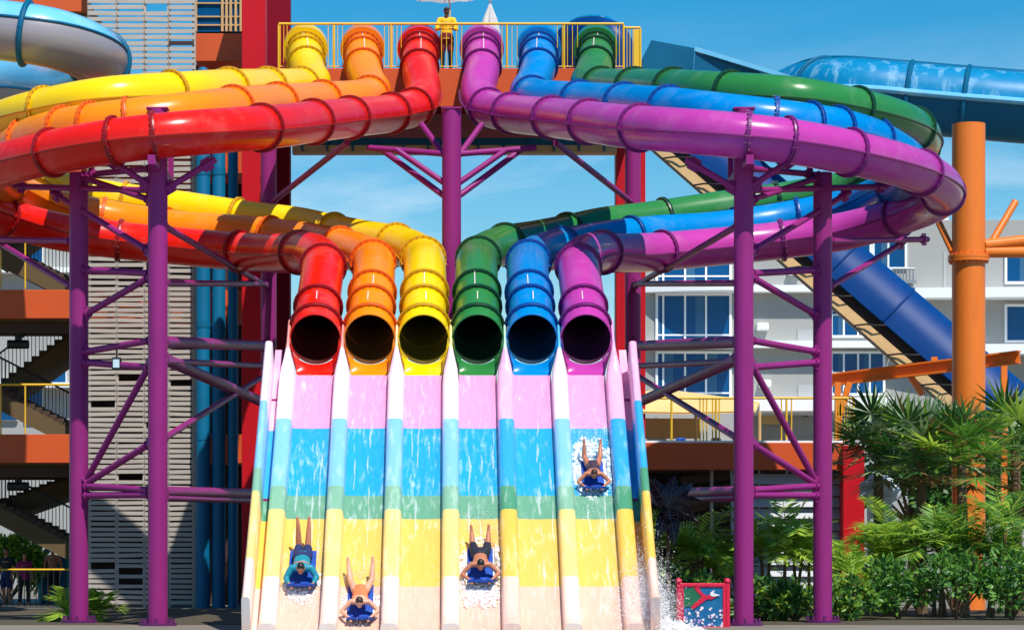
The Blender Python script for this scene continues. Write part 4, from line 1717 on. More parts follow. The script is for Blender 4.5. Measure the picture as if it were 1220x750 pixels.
def fan_palm(pos, label, group, seed, h=3.0, n=20, L=1.2, silver=False):
    rnd = random.Random(seed)
    root = thing('fan_palm', label, 'palm', pos, group)
    m, tr = MB(), MB()
    top = Vector(pos) + Vector((rnd.uniform(-.1, .1), 0, h))
    tr.tube([Vector(pos), Vector(pos).lerp(top, .5), top], [.17, .14, .12], 12)
    for k in range(n):
        az = 2 * math.pi * k * .381966 * 1.0
        el = -.35 + 1.75 * ((k + .5) / n)
        d = Vector((math.cos(az) * math.cos(el), math.sin(az) * math.cos(el), math.sin(el)))
        pl = L * rnd.uniform(.75, 1.1)
        hub = top + d * pl + Vector((0, 0, -.12 * pl))
        m.tube([top, top + d * pl * .6, hub], [.022, .016, .012], 5, 1, caps=False)
        sd = d.cross(Vector((0, 0, 1)))
        sd = sd.normalized() if sd.length > .05 else Vector((1, 0, 0))
        up = sd.cross(d).normalized()
        ns = 26
        fl = L * rnd.uniform(.7, .95)
        base_mi = rnd.choice((0, 1, 2, 2, 3)) if not silver else rnd.choice((1, 2, 3, 3))  # silver share is partly leaf colour, partly painted highlight
        if el < -.12 and rnd.random() < .7:
            base_mi = 4
        for q in range(ns):
            a = R(-125 + 250 * q / (ns - 1))
            dd = d * math.cos(a) + sd * math.sin(a)
            fold = up * (.09 if q % 2 else -.02)
            tip = hub + dd * fl * (1 - .25 * abs(a) / 2.2) + Vector((0, 0, -.22 * fl * rnd.uniform(.3, 1.1)))
            torn = rnd.random() < .12
            leaf_strip(m, hub, hub.lerp(tip + fold, .55 if torn else 1), .045, up, base_mi if rnd.random() < .75 or base_mi == 4 else rnd.choice((0, 1, 2, 4)))
    m.build('crown', LEAVES + ['leaf_silver', 'leaf_brown'], root)
    tr.build('trunk', 'trunk_bark', root)
    return root


def bush(name, pos, r, label, cat, group, seed, n=900, leaf=.13, bias=(0, 1, 1, 2)):
    rnd = random.Random(seed)
    root = thing(name, label, cat, pos, group)
    m, tr = MB(), MB()
    P = Vector(pos)
    lumps = []
    for k in range(9):
        a, e = rnd.uniform(0, 6.28), rnd.uniform(.1, 1.3)
        c = P + Vector((math.cos(a) * math.cos(e) * r[0] * .65, math.sin(a) * math.cos(e) * r[1] * .65, r[2] * (.22 + .6 * math.sin(e))))
        lumps.append((c, rnd.uniform(.3, .5) * min(r)))
        tr.tube([P, P.lerp(c, .5) + Vector((0, 0, .05)), c], [.04, .03, .012], 6)
    for k in range(n):
        c, rr = rnd.choice(lumps)
        d = Vector((rnd.gauss(0, 1), rnd.gauss(0, 1), rnd.gauss(0, 1))).normalized()
        q = c + d * rr * rnd.uniform(.5, 1.15)
        if q.z < P.z + .03:
            continue
        t = (d + Vector((rnd.gauss(0, .5), rnd.gauss(0, .5), rnd.gauss(.2, .5)))).normalized()
        leaf_strip(m, q, q + t * leaf * rnd.uniform(.7, 1.5), leaf * .28, d + Vector((rnd.gauss(0, .4), rnd.gauss(0, .4), .3)), rnd.choice(bias))
    m.build('foliage', LEAVES, root)
    tr.build('stem', 'trunk_bark', root)
    return root


def gp(px, D):
    return (W(px, 0, D).x, D, 0.0)


G1 = 'feather palms planted in front of the louvred building'  # negative bias picks lighter leaf colours so the fronds look sunlit
feather_palm('feather_palm', gp(822, 66), 'bushy feather palm standing right above the red framed board', G1, 1, h=2.0, n=9, L=1.45, stems=4, bias=-1)
feather_palm('feather_palm', gp(866, 67.5), 'feather palm just left of the front purple column', G1, 2, h=2.0, n=8, L=1.4, stems=3, bias=-1)
feather_palm('feather_palm', gp(925, 66), 'feather palm with a tall upright frond between the two purple columns', G1, 3, h=2.2, n=9, L=1.5, stems=3, bias=-1)
feather_palm('feather_palm', gp(958, 67), 'paler feather palm close to the second purple column', G1, 4, h=2.1, n=8, L=1.3, stems=3, bias=-1)
feather_palm('feather_palm', gp(1004, 64.5), 'small yellowish feather palm in front of the red pillar', G1, 5, h=1.1, n=7, L=1.0, stems=2, bias=-1)
feather_palm('feather_palm', gp(1062, 67), 'feather palm right of the red pillar under the fan palms', G1, 6, h=2.2, n=10, L=1.5, stems=4, bias=-1)
feather_palm('feather_palm', gp(1130, 66), 'feather palm at the foot of the orange column', G1, 7, h=2.0, n=9, L=1.5, stems=4)
feather_palm('feather_palm', gp(1195, 65), 'feather palm at the right edge beyond the orange column', G1, 8, h=2.2, n=9, L=1.5, stems=4)
G2 = 'fan palms round the orange column'
fan_palm(gp(1047, 70), 'dark fan palm beside the red pillar', G2, 11, h=4.1, n=22, L=1.25)
fan_palm(gp(1098, 68.5), 'tall fan palm with pale upright leaves in front of the orange beam', G2, 12, h=3.9, n=26, L=1.35, silver=True)
fan_palm(gp(1148, 67.5), 'fan palm hiding the base of the orange column', G2, 13, h=3.8, n=24, L=1.2)
fan_palm(gp(1213, 69), 'fan palm at the far right edge', G2, 14, h=4.2, n=24, L=1.3)
G3 = 'low bushes in the planting bed'
for k, (px, D, r, lb) in enumerate(((792, 64.5, (.7, .6, 1.3), 'loose green bush hugging the right wall of the slide'), (835, 63.5, (.8, .6, 1.2), 'green bush directly behind the red framed board'),
                                    (905, 62.5, (.8, .6, .9), 'low bush at the foot of the front purple column'), (948, 62, (.8, .6, .9), 'low bush between the feet of the purple columns'),
                                    (1010, 62.5, (.9, .7, .9), 'low bush in front of the red pillar base'), (1070, 63.5, (1.1, .8, 1.5), 'dense bush below the dark fan palm'),
                                    (1140, 63, (1.2, .8, 1.6), 'dense bush below the orange column'), (1205, 63, (1.0, .8, 1.6), 'dense bush at the lower right corner'))):
    bush('shrub', gp(px, D), r, lb, 'shrub', G3, 30 + k, n=1300, leaf=.15, bias=(1, 1, 2, 2) if k > 4 else (0, 1, 2, 2))
bush('shrub', gp(8, 83.6), (1.5, 1.0, 2.4), 'bright green leafy bush behind the railing at the lower left', 'shrub', None, 50, n=4200, leaf=.18, bias=(0, 0, 1, 1))
bush('shrub', gp(-60, 84), (1.5, 1.2, 2.2), 'leafy bush beyond the left edge', 'shrub', None, 51, n=1500, leaf=.16)
feather_palm('feather_palm', gp(78, 61.5), 'small yellow green palm at the foot of the left purple column', None, 60, h=.25, n=9, L=.8, stems=1, bias=-1)
feather_palm('feather_palm', gp(118, 62.5), 'little palm tuft between the left purple columns', None, 61, h=.2, n=8, L=.7, stems=1, bias=-1)
# far trees behind the right side
for k, (px, D, h, lb) in enumerate(((1085, 92, 5.6, 'broad dark tree behind the fan palms'), (1150, 94, 6.2, 'broad dark tree behind the orange column'), (1225, 90, 6.0, 'broad dark tree at the far right edge'))):
    rnd = random.Random(70 + k)
    p = Vector(gp(px, D))
    root = thing('broadleaf_tree', lb, 'tree', p, 'dark trees behind the palms')
    m, tr = MB(), MB()
    tr.tube([p, p + Vector((.1, 0, h * .35)), p + Vector((0, .1, h * .7))], [.2, .15, .08], 10)
    lumps = []
    for q in range(16):
        a, e = rnd.uniform(0, 6.28), rnd.uniform(-.2, 1.4)
        c = p + Vector((math.cos(a) * math.cos(e) * 2.0, math.sin(a) * math.cos(e) * 1.8, h * .55 + math.sin(e) * h * .32))
        lumps.append((c, rnd.uniform(.5, .9)))
        tr.tube([p + Vector((0, 0, h * .45)), c], [.07, .02], 6)
    for q in range(3600):
        c, rr = rnd.choice(lumps)
        d = Vector((rnd.gauss(0, 1), rnd.gauss(0, 1), rnd.gauss(0, 1))).normalized()
        o = c + d * rr * rnd.uniform(.5, 1.1)
        t = (d + Vector((rnd.gauss(0, .6), rnd.gauss(0, .6), rnd.gauss(0, .6)))).normalized()
        leaf_strip(m, o, o + t * .26, .08, d + Vector((0, 0, .3)), rnd.choice((1, 2, 2)))
    m.build('crown', LEAVES, root)
    tr.build('trunk', 'trunk_bark', root)

# dark broad-leaved ornamental plant beside the slide
root = thing('dark_plant', 'plant with big black purple leaves and pale veins beside the right slide wall', 'plant', gp(795, 62))
c0 = W(796, 605, 62)
m = MB()
m.tube([gp(797, 62), (c0.x, 62, c0.z * .6), tuple(c0)], [.06, .05, .04], 10)
m.build('stem', 'trunk_bark', root)
for dx, dy, wd in ((-26, -38, .22), (8, -40, .2), (30, -30, .2), (42, -8, .2), (36, 16, .22), (8, 44, .24), (-14, 40, .2), (20, -4, .2), (-20, -10, .2), (2, 14, .22)):
    tip = W(796 + dx, 605 + dy, 61.6 if dy > 0 else 62.3)
    d = tip - c0
    sd = d.cross(Vector((0, 1, .25))).normalized()
    m = MB()
    vs, fs = [], []
    K = 8
    for k in range(K + 1):
        u = k / K
        wk = wd * math.sin(math.pi * min(1, u ** .8 * .98 + .01)) * .8
        cc = c0 + d * u + Vector((0, -.1 * math.sin(math.pi * u), .06 * math.sin(math.pi * u)))
        vs += [cc - sd * wk + Vector((0, .05 * math.sin(math.pi * u), 0)), cc, cc + sd * wk + Vector((0, .05 * math.sin(math.pi * u), 0))]
    for k in range(K):
        for j in (0, 1):
            fs.append([k * 3 + j, k * 3 + j + 1, k * 3 + 4 + j, k * 3 + 3 + j])
    m.add(vs, fs, 0, True)
    lf = m.build('leaf', 'black_leaf', root)
    m = MB()
    m.tube([c0 + d * u + Vector((0, -.115 * math.sin(math.pi * u) - .008, .06 * math.sin(math.pi * u))) for u in (0, .25, .5, .75, .95)], .008, 5)
    for u in (.3, .5, .7):
        for s in (-1, 1):
            q = c0 + d * u + Vector((0, -.1 * math.sin(math.pi * u) - .012, .06 * math.sin(math.pi * u)))
            m.tube([q, q + sd * s * wd * .6 + d * .1 + Vector((0, .03, 0))], .006, 5)
    m.build('vein', 'black_leaf_vein', lf)

# tarpaulin bundle behind the palms
root = None
m = MB()
K, J = 26, 12
a = W(1048, 585, 72)
vs, fs = [], []
for j in range(J + 1):
    for k in range(K):
        th, ph = math.pi * j / J, 2 * math.pi * k / K
        d = Vector((math.sin(th) * math.cos(ph), math.sin(th) * math.sin(ph), math.cos(th)))
        f = 1 + .35 * noise.noise(d * 2.6)
        vs.append(a + Vector((d.x * .5 * f, d.y * .4 * f, d.z * .42 * f)))
for j in range(J):
    for k in range(K):
        fs.append([j * K + k, (j + 1) * K + k, (j + 1) * K + (k + 1) % K, j * K + (k + 1) % K])
m.add(vs, fs, 0, True)
a0 = Vector((a.x, a.y, 0))
m.box((a.x - .3, a.y - .25, 0), (a.x + .3, a.y + .25, a.z - .2))
tag(m.build('tarpaulin_bundle', 'tarp_white', loc=a0), 'crumpled white tarpaulin bundle right of the red pillar', 'tarpaulin')

# ------------------------------------------------------------------ people
def limb(m, a, b, r0, r1, n=10):
    a, b = Vector(a), Vector(b)
    m.tube([a, a.lerp(b, .33), a.lerp(b, .66), b], [r0, r0 * .62 + r1 * .38 + .004, r0 * .33 + r1 * .67 + .003, r1], n)
    m.ball(a, r0, n, 6)
    m.ball(b, r1, n, 6)


def remeshed(m, vox, smooth=2):
    o = m.build('tmp', [])
    md = o.modifiers.new('r', 'REMESH')
    md.mode = 'VOXEL'
    md.voxel_size = vox
    if smooth:
        s = o.modifiers.new('s', 'SMOOTH')
        s.iterations = smooth
        s.factor = .5
    dg = bpy.context.evaluated_depsgraph_get()
    me = bpy.data.meshes.new_from_object(o.evaluated_get(dg))
    old = o.data
    bpy.data.objects.remove(o)
    bpy.data.meshes.remove(old)
    for p in me.polygons:
        p.use_smooth = True
    return me


def hand(m, wrist, d, pn, side):
    """palm, four unequal curled fingers and a thumb leaving the side of the palm"""
    d, pn = Vector(d).normalized(), Vector(pn).normalized()
    sd = d.cross(pn).normalized() * side
    c = Vector(wrist) + d * .045
    M = Matrix((sd, d, pn)).transposed().to_4x4()
    m.ball(c, (.042, .05, .018), 10, 7, M=M)
    for k, (o, l) in enumerate(((-.030, .062), (-.010, .075), (.010, .07), (.029, .055))):
        b = c + d * .04 + sd * o
        j = b + d * l * .55 - pn * l * .15
        e = j + d * l * .3 - pn * l * .5
        m.tube([b, j, e], [.010, .009, .008], 7)
    b = c - sd * .035 - d * .01
    m.tube([b, b - sd * .028 + d * .025 - pn * .01, b - sd * .03 + d * .055 - pn * .025], [.012, .011, .009], 7)


def person(label, T, J, skin, clothes, hair, group=None, face=None, headscale=1.0, sex=0, vox=.014):
    """T places local joints in the scene. One continuous skin mesh; hair and clothes are its children."""
    m = MB()
    P = {k: Vector(v) for k, v in J.items()}
    sh = (P['shl'] + P['shr']) / 2
    hip = (P['hil'] + P['hir']) / 2
    ax = (sh - hip).normalized()
    lat = (P['shr'] - P['shl']).normalized()
    fr = ax.cross(lat).normalized()
    Mt = Matrix((lat, fr, ax)).transposed().to_4x4()
    for u, rx, ry in ((0, .165, .115), (.18, .16, .11), (.38, .145, .10), (.58, .155, .108), (.78, .17, .112), (.95, .15, .085)):
        m.ball(hip.lerp(sh, u), (rx, ry, .10), 14, 8, M=Mt)
    nk = P['neck']
    limb(m, sh + ax * .02, nk, .07, .055)
    for s, a in ((-1, 'l'), (1, 'r')):
        limb(m, P['sh' + a], P['el' + a], .055, .042)
        limb(m, P['el' + a], P['wr' + a], .041, .028)
        limb(m, sh, P['sh' + a], .07, .058)
        limb(m, P['hi' + a], P['kn' + a], .088, .058)
        limb(m, P['kn' + a], P['an' + a], .066, .042)
        ft = (P['to' + a] - P['an' + a]).normalized()
        limb(m, P['an' + a], P['an' + a].lerp(P['to' + a], .8), .038, .03)
        m.ball(P['to' + a], (.038, .038, .028), 8, 6)
        hd = P['ha' + a] - P['wr' + a]
        hand(m, P['wr' + a], hd, P.get('pn', Vector((0, 0, 1))), s)
    H = P['head']
    up = P['hup'].normalized()
    fw = P['hfw'].normalized()
    rt = fw.cross(up).normalized()
    Mh = Matrix((rt, fw, up)).transposed().to_4x4()
    hs_ = headscale
    h = lambda x, y, z: H + (rt * x + fw * y + up * z) * hs_
    m.ball(h(0, -.01, .02), (.075 * hs_, .095 * hs_, .10 * hs_), 16, 12, M=Mh)
    m.ball(h(0, .025, -.05), (.056 * hs_, .065 * hs_, .062 * hs_), 14, 10, M=Mh)
    m.tube([h(0, .08, .02), h(0, .105, -.018), h(0, .09, -.03)], [.008, .016, .012], 8)
    for s in (-1, 1):
        m.ball(h(s * .077, -.005, 0), (.014, .024, .034), 8, 6, M=Mh)
    limb(m, nk, h(0, -.02, -.05), .052, .052)
    me = remeshed(m, vox, 2)
    for nm in (skin, 'eye_dark', 'lip'):
        me.materials.append(MATS[nm])
    eyes = [h(.031, .085, .018), h(-.031, .085, .018)]
    mouth = h(0, .09, -.062)
    for p in me.polygons:
        c = p.center
        if min((c - e).length for e in eyes) < .014:
            p.material_index = 1
        elif (c - mouth).length < .02 and abs((c - mouth).dot(up)) < .009:
            p.material_index = 2
    me.transform(T)
    o = bpy.data.objects.new('person', me)
    col.objects.link(o)
    org = T @ hip
    me.transform(Matrix.Translation(-org))
    o.location = org
    tag(o, label, 'person', group)

    def child(nm, mb, mt, v=.016, sm=2, re=True):
        mm = remeshed(mb, v, sm) if re else None
        mm.materials.append(MATS[mt])
        mm.transform(T)
        mm.transform(Matrix.Translation(-org))
        c = bpy.data.objects.new(nm, mm)
        col.objects.link(c)
        c.parent = o
        return c
    g = .014
    for kind, mt in clothes:
        mb = MB()
        if kind in ('shirt', 'tshirt', 'rashguard'):
            for u, rx, ry in ((-.06, .178, .128), (.1, .176, .126), (.3, .165, .118), (.5, .168, .12), (.7, .182, .126), (.9, .17, .105)):
                mb.ball(hip.lerp(sh, u), (rx, ry, .10), 14, 8, M=Mt)
            for a in 'lr':
                limb(mb, sh, P['sh' + a], .078, .072)
                e = P['el' + a] if kind != 'tshirt' else P['sh' + a].lerp(P['el' + a], .6)
                limb(mb, P['sh' + a], e, .07, .06)
                if kind != 'tshirt':
                    limb(mb, P['el' + a], P['el' + a].lerp(P['wr' + a], .85), .058, .045)
        elif kind == 'shorts':
            for u in (-.1, .06, .18):
                mb.ball(hip.lerp(sh, u), (.18, .132, .085), 14, 8, M=Mt)
            for a in 'lr':
                limb(mb, P['hi' + a], P['hi' + a].lerp(P['kn' + a], .8), .104, .088)
        elif kind == 'leggings':
            for a in 'lr':
                limb(mb, P['hi' + a], P['kn' + a], .1, .07)
                limb(mb, P['kn' + a], P['kn' + a].lerp(P['an' + a], .92), .068, .05)
        elif kind == 'suit':
            for u, rx, ry in ((-.08, .176, .13), (.1, .174, .124), (.3, .16, .115), (.5, .166, .118), (.72, .178, .122)):
                mb.ball(hip.lerp(sh, u), (rx, ry, .10), 14, 8, M=Mt)
        child({'tshirt': 'shirt', 'suit': 'swimsuit'}.get(kind, kind), mb, mt)
    if hair:
        kind, mt = hair
        mb = MB()
        mb.ball(h(0, -.024, .04), (.082 * hs_, .095 * hs_, .092 * hs_), 16, 12, M=Mh)
        if kind == 'long':
            mb.ball(h(0, -.07, -.03), (.07, .05, .11), 12, 10, M=Mh)
        if kind == 'cap':
            mb.ball(h(0, .06, .055), (.07, .08, .016), 12, 6, M=Mh)
        child('cap' if kind == 'cap' else 'hair', mb, mt, .012, 1)
    if face:
        mb = MB()
        mb.ball(h(0, .032, -.045), (.063 * hs_, .072 * hs_, .05 * hs_), 14, 10, M=Mh)
        child('face_mask', mb, face, .012, 1)
    return o


def standing(lean=0, arms='rail', stride=0.0):
    J = dict(hil=(-.1, 0, .93), hir=(.1, 0, .93), shl=(-.19, .0, 1.42), shr=(.19, .0, 1.42), neck=(0, .02, 1.52), head=(0, .04, 1.64),
             hup=(0, 0, 1), hfw=(0, 1, 0), knl=(-.11, .02 + stride, .5), knr=(.11, .02 - stride, .5), anl=(-.11, -.02 + stride, .085), anr=(.11, -.02 - stride * 1.4, .085),
             tol=(-.12, .15 + stride, .03), tor=(.12, .15 - stride * 1.4, .03), pn=(0, 0, 1))
    if arms == 'rail':
        J.update(ell=(-.27, .06, 1.16), elr=(.27, .06, 1.16), wrl=(-.17, .27, 1.13), wrr=(.17, .27, 1.13), hal=(-.12, .33, 1.13), har=(.12, .33, 1.13))
    else:
        J.update(ell=(-.26, -.02, 1.13), elr=(.26, -.02, 1.13), wrl=(-.25, .08, .9), wrr=(.25, .08, .9), hal=(-.25, .10, .82), har=(.25, .10, .82), pn=(1, 0, 0))
    return J


def place(x, y, z, rz, sc_=1.0):
    return Matrix.Translation((x, y, z)) @ Matrix.Rotation(rz, 4, 'Z') @ Matrix.Scale(sc_, 4)


# lifeguard faces the viewer (local +y turns to -Y)
person('lifeguard in a yellow long sleeved shirt and maroon shorts leaning on the high yellow rail', place(W(532, 0, 75.38).x, 75.38, DZ - .02, math.pi, 1.04),
       standing(), 'skin_dark', [('shirt', 'shirt_yellow'), ('shorts', 'shorts_maroon'), ('leggings', 'leggings_black')], ('cap', 'hair_black'), face='leggings_black')
PG = 'people standing behind the railing at the lower left'
person('person in a dark top standing furthest left behind the low railing', place(W(8, 0, 81).x, 81, 0, 2.6, .98), standing(arms='down'), 'skin_tan', [('tshirt', 'shirt_black'), ('shorts', 'shirt_navy')], ('short', 'hair_black'), PG)
person('person in a magenta top standing behind the low railing', place(W(29, 0, 80.6).x, 80.6, 0, 3.6, .9), standing(arms='down', stride=.06), 'skin_tan', [('tshirt', 'shirt_magenta'), ('leggings', 'leggings_black')], ('long', 'hair_black'), PG)
person('bare chested person in black shorts standing in front of the teal arch board', place(W(63, 0, 82.3).x, 82.3, 0, 3.0, 1.02), standing(arms='down'), 'skin_tan', [('shorts', 'leggings_black')], ('short', 'hair_black'), PG)


# riders lie head first on mats
def prone(legs=.32, spread=.13, asym=0, elbow=.35):
    J = dict(hil=(-.1, 0, .15), hir=(.1, 0, .15), shl=(-.19, .48, .27), shr=(.19, .48, .27), neck=(0, .58, .34), head=(0, .66, .40),
                hup=(0, .30, .95), hfw=(0, .95, -.30), knl=(-spread, -.36, .12), knr=(spread, -.37, .12),
                anl=(-spread - .02, -.66, .10 + legs), anr=(spread + .03, -.64, .10 + legs), tol=(-spread - .02, -.74, .2 + legs), tor=(spread + .04, -.72, .2 + legs),
                ell=(-.35, .60, .13), elr=(.35, .60, .13), wrl=(-.24, .80, .15), wrr=(.24, .80, .15), hal=(-.2, .86, .15), har=(.2, .86, .15), pn=(0, 0, 1))
    J['ell'], J['elr'] = (-elbow, .60, .13), (elbow, .62, .13)
    J['anr'] = (J['anr'][0] - asym * .2, J['anr'][1] + asym, J['anr'][2] + asym * .8)
    J['tor'] = (J['tor'][0] - asym * .2, J['tor'][1] + asym, J['tor'][2] + asym * .9)
    return J


def lane_T(x, Y, sc_=1.0):
    n = laneN(Y)
    d = Vector((0, -n.z, n.y))                   # down the lane
    xr = d.cross(n)                              # to the right looking down the lane
    M = Matrix((xr, d, n)).transposed().to_4x4()
    M.translation = lanept(x, Y, .0)
    return M @ Matrix.Scale(sc_, 4)


def foam_mat(label, T):
    root = thing('ride_mat', label, 'mat', T.translation, 'blue ride mats')
    m = MB()
    vs, fs = [], []
    K, J = 16, 8
    for lay in (0, 1):
        for k in range(K + 1):
            u = k / K
            y = -.35 + 1.25 * u
            z = .02 + (0 if u < .78 else ((u - .78) / .22) ** 2 * .2)
            for j in range(J + 1):
                x = -.26 + .52 * j / J
                vs.append(T @ Vector((x, y - (lay * .02 if u > .8 else 0), z + lay * .045)))
    q = (K + 1) * (J + 1)
    for k in range(K):
        for j in range(J):
            a = k * (J + 1) + j
            fs.append([a, a + J + 1, a + J + 2, a + 1])
            fs.append([a + q, a + 1 + q, a + J + 2 + q, a + J + 1 + q])
    edge = [k * (J + 1) for k in range(K + 1)] + [K * (J + 1) + j for j in range(1, J + 1)] + [k * (J + 1) + J for k in range(K - 1, -1, -1)] + [j for j in range(J - 1, 0, -1)]
    for a, b in zip(edge, edge[1:] + edge[:1]):
        fs.append([a, b, b + q, a + q])
    m.add(vs, fs, 0, True)
    m.build('foam_pad', 'mat_blue', root, sharp=50)
    for s in (-1, 1):
        m = MB()
        pts = [T @ Vector((s * x, y, z)) for x, y, z in ((.14, .74, .07), (.17, .80, .13), (.25, .82, .13), (.27, .76, .08))]
        m.tube(pts, .014, 8)
        m.build('handle', 'cable_black', root)


def foam_patch(label, x, Y, wid, up, down, seed, hgt=.14, matY=0, fill=1.0):
    """churned white water round a rider: a lumpy sheet with a ragged edge, and drops"""
    rnd = random.Random(seed)
    m = MB()
    NX, NY = 64, 130
    g = {}
    idx = 0
    vs, fs = [], []
    for j in range(NY + 1):
        Yc = Y + up - (up + down) * j / NY
        for k in range(NX + 1):
            X = x - wid / 2 + wid * k / NX
            u = (X - x) / (wid / 2)
            v = (Yc - Y) / (up if Yc > Y else down)
            e = fill - (u * u * .75 + v * v * 1.25) + .6 * noise.noise(Vector((X * 5, Yc * 4, seed))) + .25 * noise.noise(Vector((X * 15, Yc * 11, seed + 8)))
            hh = max(0, min(1, e * 1.3)) * hgt * (.35 + .9 * abs(noise.noise(Vector((X * 9, Yc * 9, seed + 3)))))
            if matY and abs(X - x) < .29 and matY - .72 < Yc < matY + .34:
                hh *= .06
            vs.append(lanept(X, Yc, .006 + hh))
            g[(j, k)] = e + .5 * noise.noise(Vector((X * 34, Yc * 26, seed))) + .3 * noise.noise(Vector((X * 80, Yc * 70, seed)))
    for j in range(NY):
        for k in range(NX):
            if min(g[(j, k)], g[(j + 1, k)], g[(j, k + 1)], g[(j + 1, k + 1)]) > .2:
                fs.append([j * (NX + 1) + k, (j + 1) * (NX + 1) + k, (j + 1) * (NX + 1) + k + 1, j * (NX + 1) + k + 1])
    m.add(vs, fs, 0, True)
    for k in range(2600):
        X = x + rnd.gauss(0, wid * .3)
        Yc = Y + (rnd.gauss(up * .9, up * .5) if rnd.random() < .6 else rnd.gauss(-down * .9, down * .4))
        if abs(X - x) > wid * .62:
            continue
        if matY and abs(X - x) < .3 and matY - .74 < Yc < matY + .4:
            continue
        m.ball(lanept(X, Yc, abs(rnd.gauss(0, hgt * 1.6))), rnd.uniform(.003, .008), 4, 3)
    o = m.build('white_water', 'froth', loc=lanept(x, Y, 0))
    tag(o, label, 'white water', 'white water round the riders', 'stuff')


RG = 'riders going down the lanes head first'
RIDE = [(3, bandY(668), .96, 'skin_tan', [('shorts', 'swim_navy')], ('short', 'hair_black'), 'bare shouldered rider with dark hair racing head first down the lane from the green tube', prone(.10, .16, .06, .38), 'blue mat under the rider in the lane below the green tube'),
        (5, bandY(562), .85, 'skin_tan', [('suit', 'swim_print')], ('long', 'hair_brown'), 'rider in a dark patterned top sliding through the blue band below the purple tube', prone(.16, .19, .12, .38), 'blue mat under the rider in the lane below the purple tube'),
        (0, bandY(672), 1.0, 'skin_tan', [('shorts', 'shirt_navy'), ('rashguard', 'teal_arch')], ('short', 'hair_black'), 'rider with raised tanned feet in the lane below the red tube', prone(.34, .09, .10, .30), 'blue mat under the rider in the lane below the red tube'),
        (1, bandY(712), .95, 'skin_light', [('suit', 'swim_orange')], ('short', 'hair_brown'), 'pale rider in orange swimwear in the lane below the orange tube', prone(.22, .22, -.10, .37), 'blue mat under the rider in the lane below the orange tube')]
for i, Y, s_, skin, cl, hair, lb, J, mlb in RIDE:
    T = lane_T(LX[i], Y, s_)
    T2 = T.copy()
    T2.translation = T.translation + laneN(Y) * .05
    person(lb, T2, J, skin, cl, hair, RG)
    foam_mat(mlb, T)
foam_patch('white water boiling round the rider below the green tube', LX[3], bandY(686), .82, .9, .85, 1, .13, bandY(668), 1.35)
foam_patch('spray and foam round the rider below the purple tube', LX[5], bandY(558), .84, .85, .8, 2, .12, bandY(562), 1.25)
foam_patch('thin foam round the rider below the red tube', LX[0], bandY(690), .75, .4, .6, 3, .08, bandY(672))
foam_patch('thin foam round the rider below the orange tube', LX[1], bandY(715), .75, .4, .5, 4, .08, bandY(712))

# threads of white water wandering down the lanes
rnd = random.Random(21)
m = MB()
for x in LX:
    for q in range(3):
        xx = x + rnd.uniform(-.3, .3)
        ph, am, fr = rnd.uniform(0, 6), rnd.uniform(.01, .04), rnd.uniform(.5, 1.4)
        Ya = rnd.uniform(55.5, 57.6)
        Yb = Ya - rnd.uniform(1.2, 4.5)
        K = int((Ya - Yb) / .035)
        prev = None
        for k in range(K):
            Y = Ya - (Ya - Yb) * k / K
            X = xx + am * math.sin(ph + fr * Y * 2) + .03 * noise.noise(Vector((Y * 3, q, x)))
            wd = .03 * max(0, noise.noise(Vector((Y * 2.3, q * 7, x * 3))) + .25) * min(1, k / 12) * min(1, (K - k) / 12)
            wd *= .6 + .8 * rnd.random()
            X = max(x - .38, min(x + .38, X))
            cur = [lanept(X - wd, Y, .008), lanept(X, Y, .008 + wd * .35), lanept(X + wd, Y, .008)]
            if prev and wd > .004 and pw > .004:
                m.add(prev + cur, [[0, 1, 4, 3], [1, 2, 5, 4]], 0, True)
            prev, pw = cur, wd
    for q in range(0):                                # small curved surges
        Yc, rr = rnd.uniform(53, 57.2), rnd.uniform(.14, .3)
        prev = None
        for k in range(40):
            a_ = math.pi * (.08 + .84 * k / 39)
            wd = .06 * math.sin(a_) * max(0, .5 + noise.noise(Vector((k * .3, q, x)))) * rnd.uniform(.6, 1.2)
            p0 = (x + rr * math.cos(a_), Yc - rr * .8 * math.sin(a_))
            cur = [lanept(max(x - .39, min(x + .39, p0[0])), p0[1] - wd, .008), lanept(max(x - .39, min(x + .39, p0[0])), p0[1], .01 + wd * .3), lanept(max(x - .39, min(x + .39, p0[0])), p0[1] + wd, .008)]
            if prev and wd > .004:
                m.add(prev + cur, [[0, 1, 4, 3], [1, 2, 5, 4]], 0, True)
            prev = cur
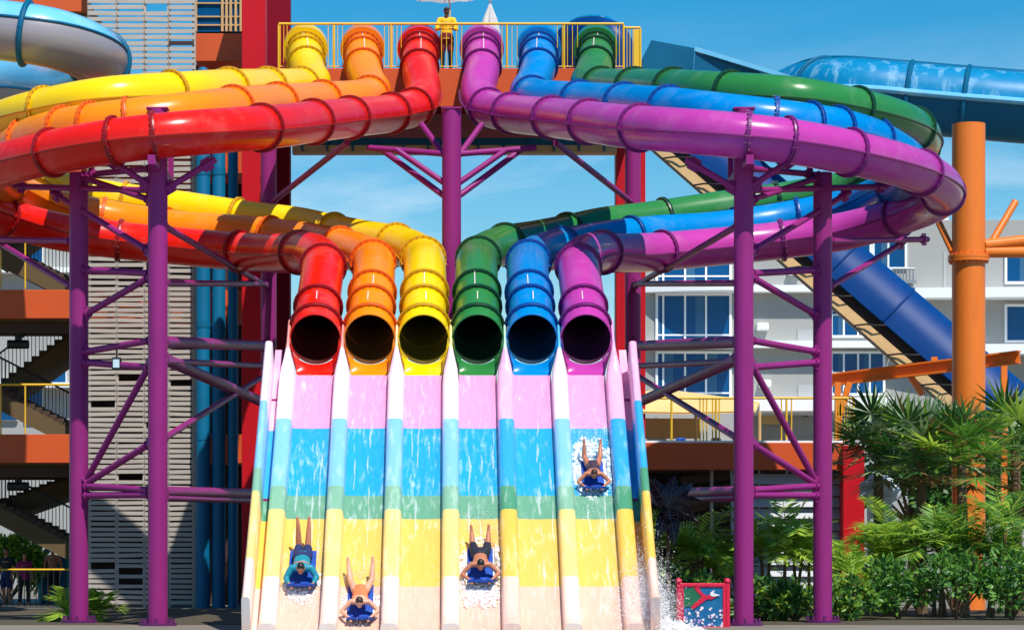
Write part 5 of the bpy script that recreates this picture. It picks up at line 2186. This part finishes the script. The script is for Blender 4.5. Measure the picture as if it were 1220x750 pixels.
tag(m.build('running_water', 'thin_foam', loc=lanept(0, 55, 0)), 'thin threads of white water wandering down the six coloured lanes', 'running water', None, 'stuff')

# splash shooting up along the right wall at the foot of the slide
rnd = random.Random(9)
m = MB()
DROP = [(1, 0, 0), (-1, 0, 0), (0, 1, 0), (0, -1, 0), (0, 0, 1), (0, 0, -1)]
DF = [[0, 2, 4], [2, 1, 4], [1, 3, 4], [3, 0, 4], [2, 0, 5], [1, 2, 5], [3, 1, 5], [0, 3, 5]]
for k in range(26000):
    u = rnd.random() ** .6
    z = abs(rnd.gauss(0, .36)) + .02
    x = 3.75 + rnd.gauss(0, .16 + .12 * u) + .22 * u * rnd.random()
    y = 52.6 - 1.2 * u + rnd.gauss(0, .25)
    base = lanept(0, y, 0).z
    p = Vector((x, y, base + z * (1.25 if rnd.random() < .2 else .75)))
    r_ = rnd.uniform(.002, .008) if rnd.random() < .985 else rnd.uniform(.009, .016)
    m.add([p + Vector(v) * r_ for v in DROP], DF, 0, True)
tag(m.build('water_spray', 'foam', loc=(3.8, 52, 0)), 'white spray flung up along the right wall at the slide foot', 'spray', None, 'stuff')
m = MB()
vs, fs = [], []
NX, NY = 90, 90
for j in range(NY + 1):
    for k in range(NX + 1):
        X, Yc = 4.02 + 1.3 * k / NX, 51 + 3.0 * j / NY
        e = 1 - abs(X - 4.2) / .9 - abs(Yc - 52.3) / 1.7 + .4 * noise.noise(Vector((X * 5, Yc * 5, 1)))
        vs.append((X, Yc, .02 + max(0, e) * .42 * (.45 + .5 * abs(noise.noise(Vector((X * 5, Yc * 5, 4)))) + .3 * abs(noise.noise(Vector((X * 17, Yc * 17, 9)))))))
for j in range(NY):
    for k in range(NX):
        q = vs[j * (NX + 1) + k]
        if q[2] > .06:
            fs.append([j * (NX + 1) + k, j * (NX + 1) + k + 1, (j + 1) * (NX + 1) + k + 1, (j + 1) * (NX + 1) + k])
m.add(vs, fs, 0, True)
tag(m.build('white_water', 'froth', loc=(4.3, 52.2, 0)), 'mound of churned white water outside the right wall at the slide foot', 'white water', None, 'stuff')
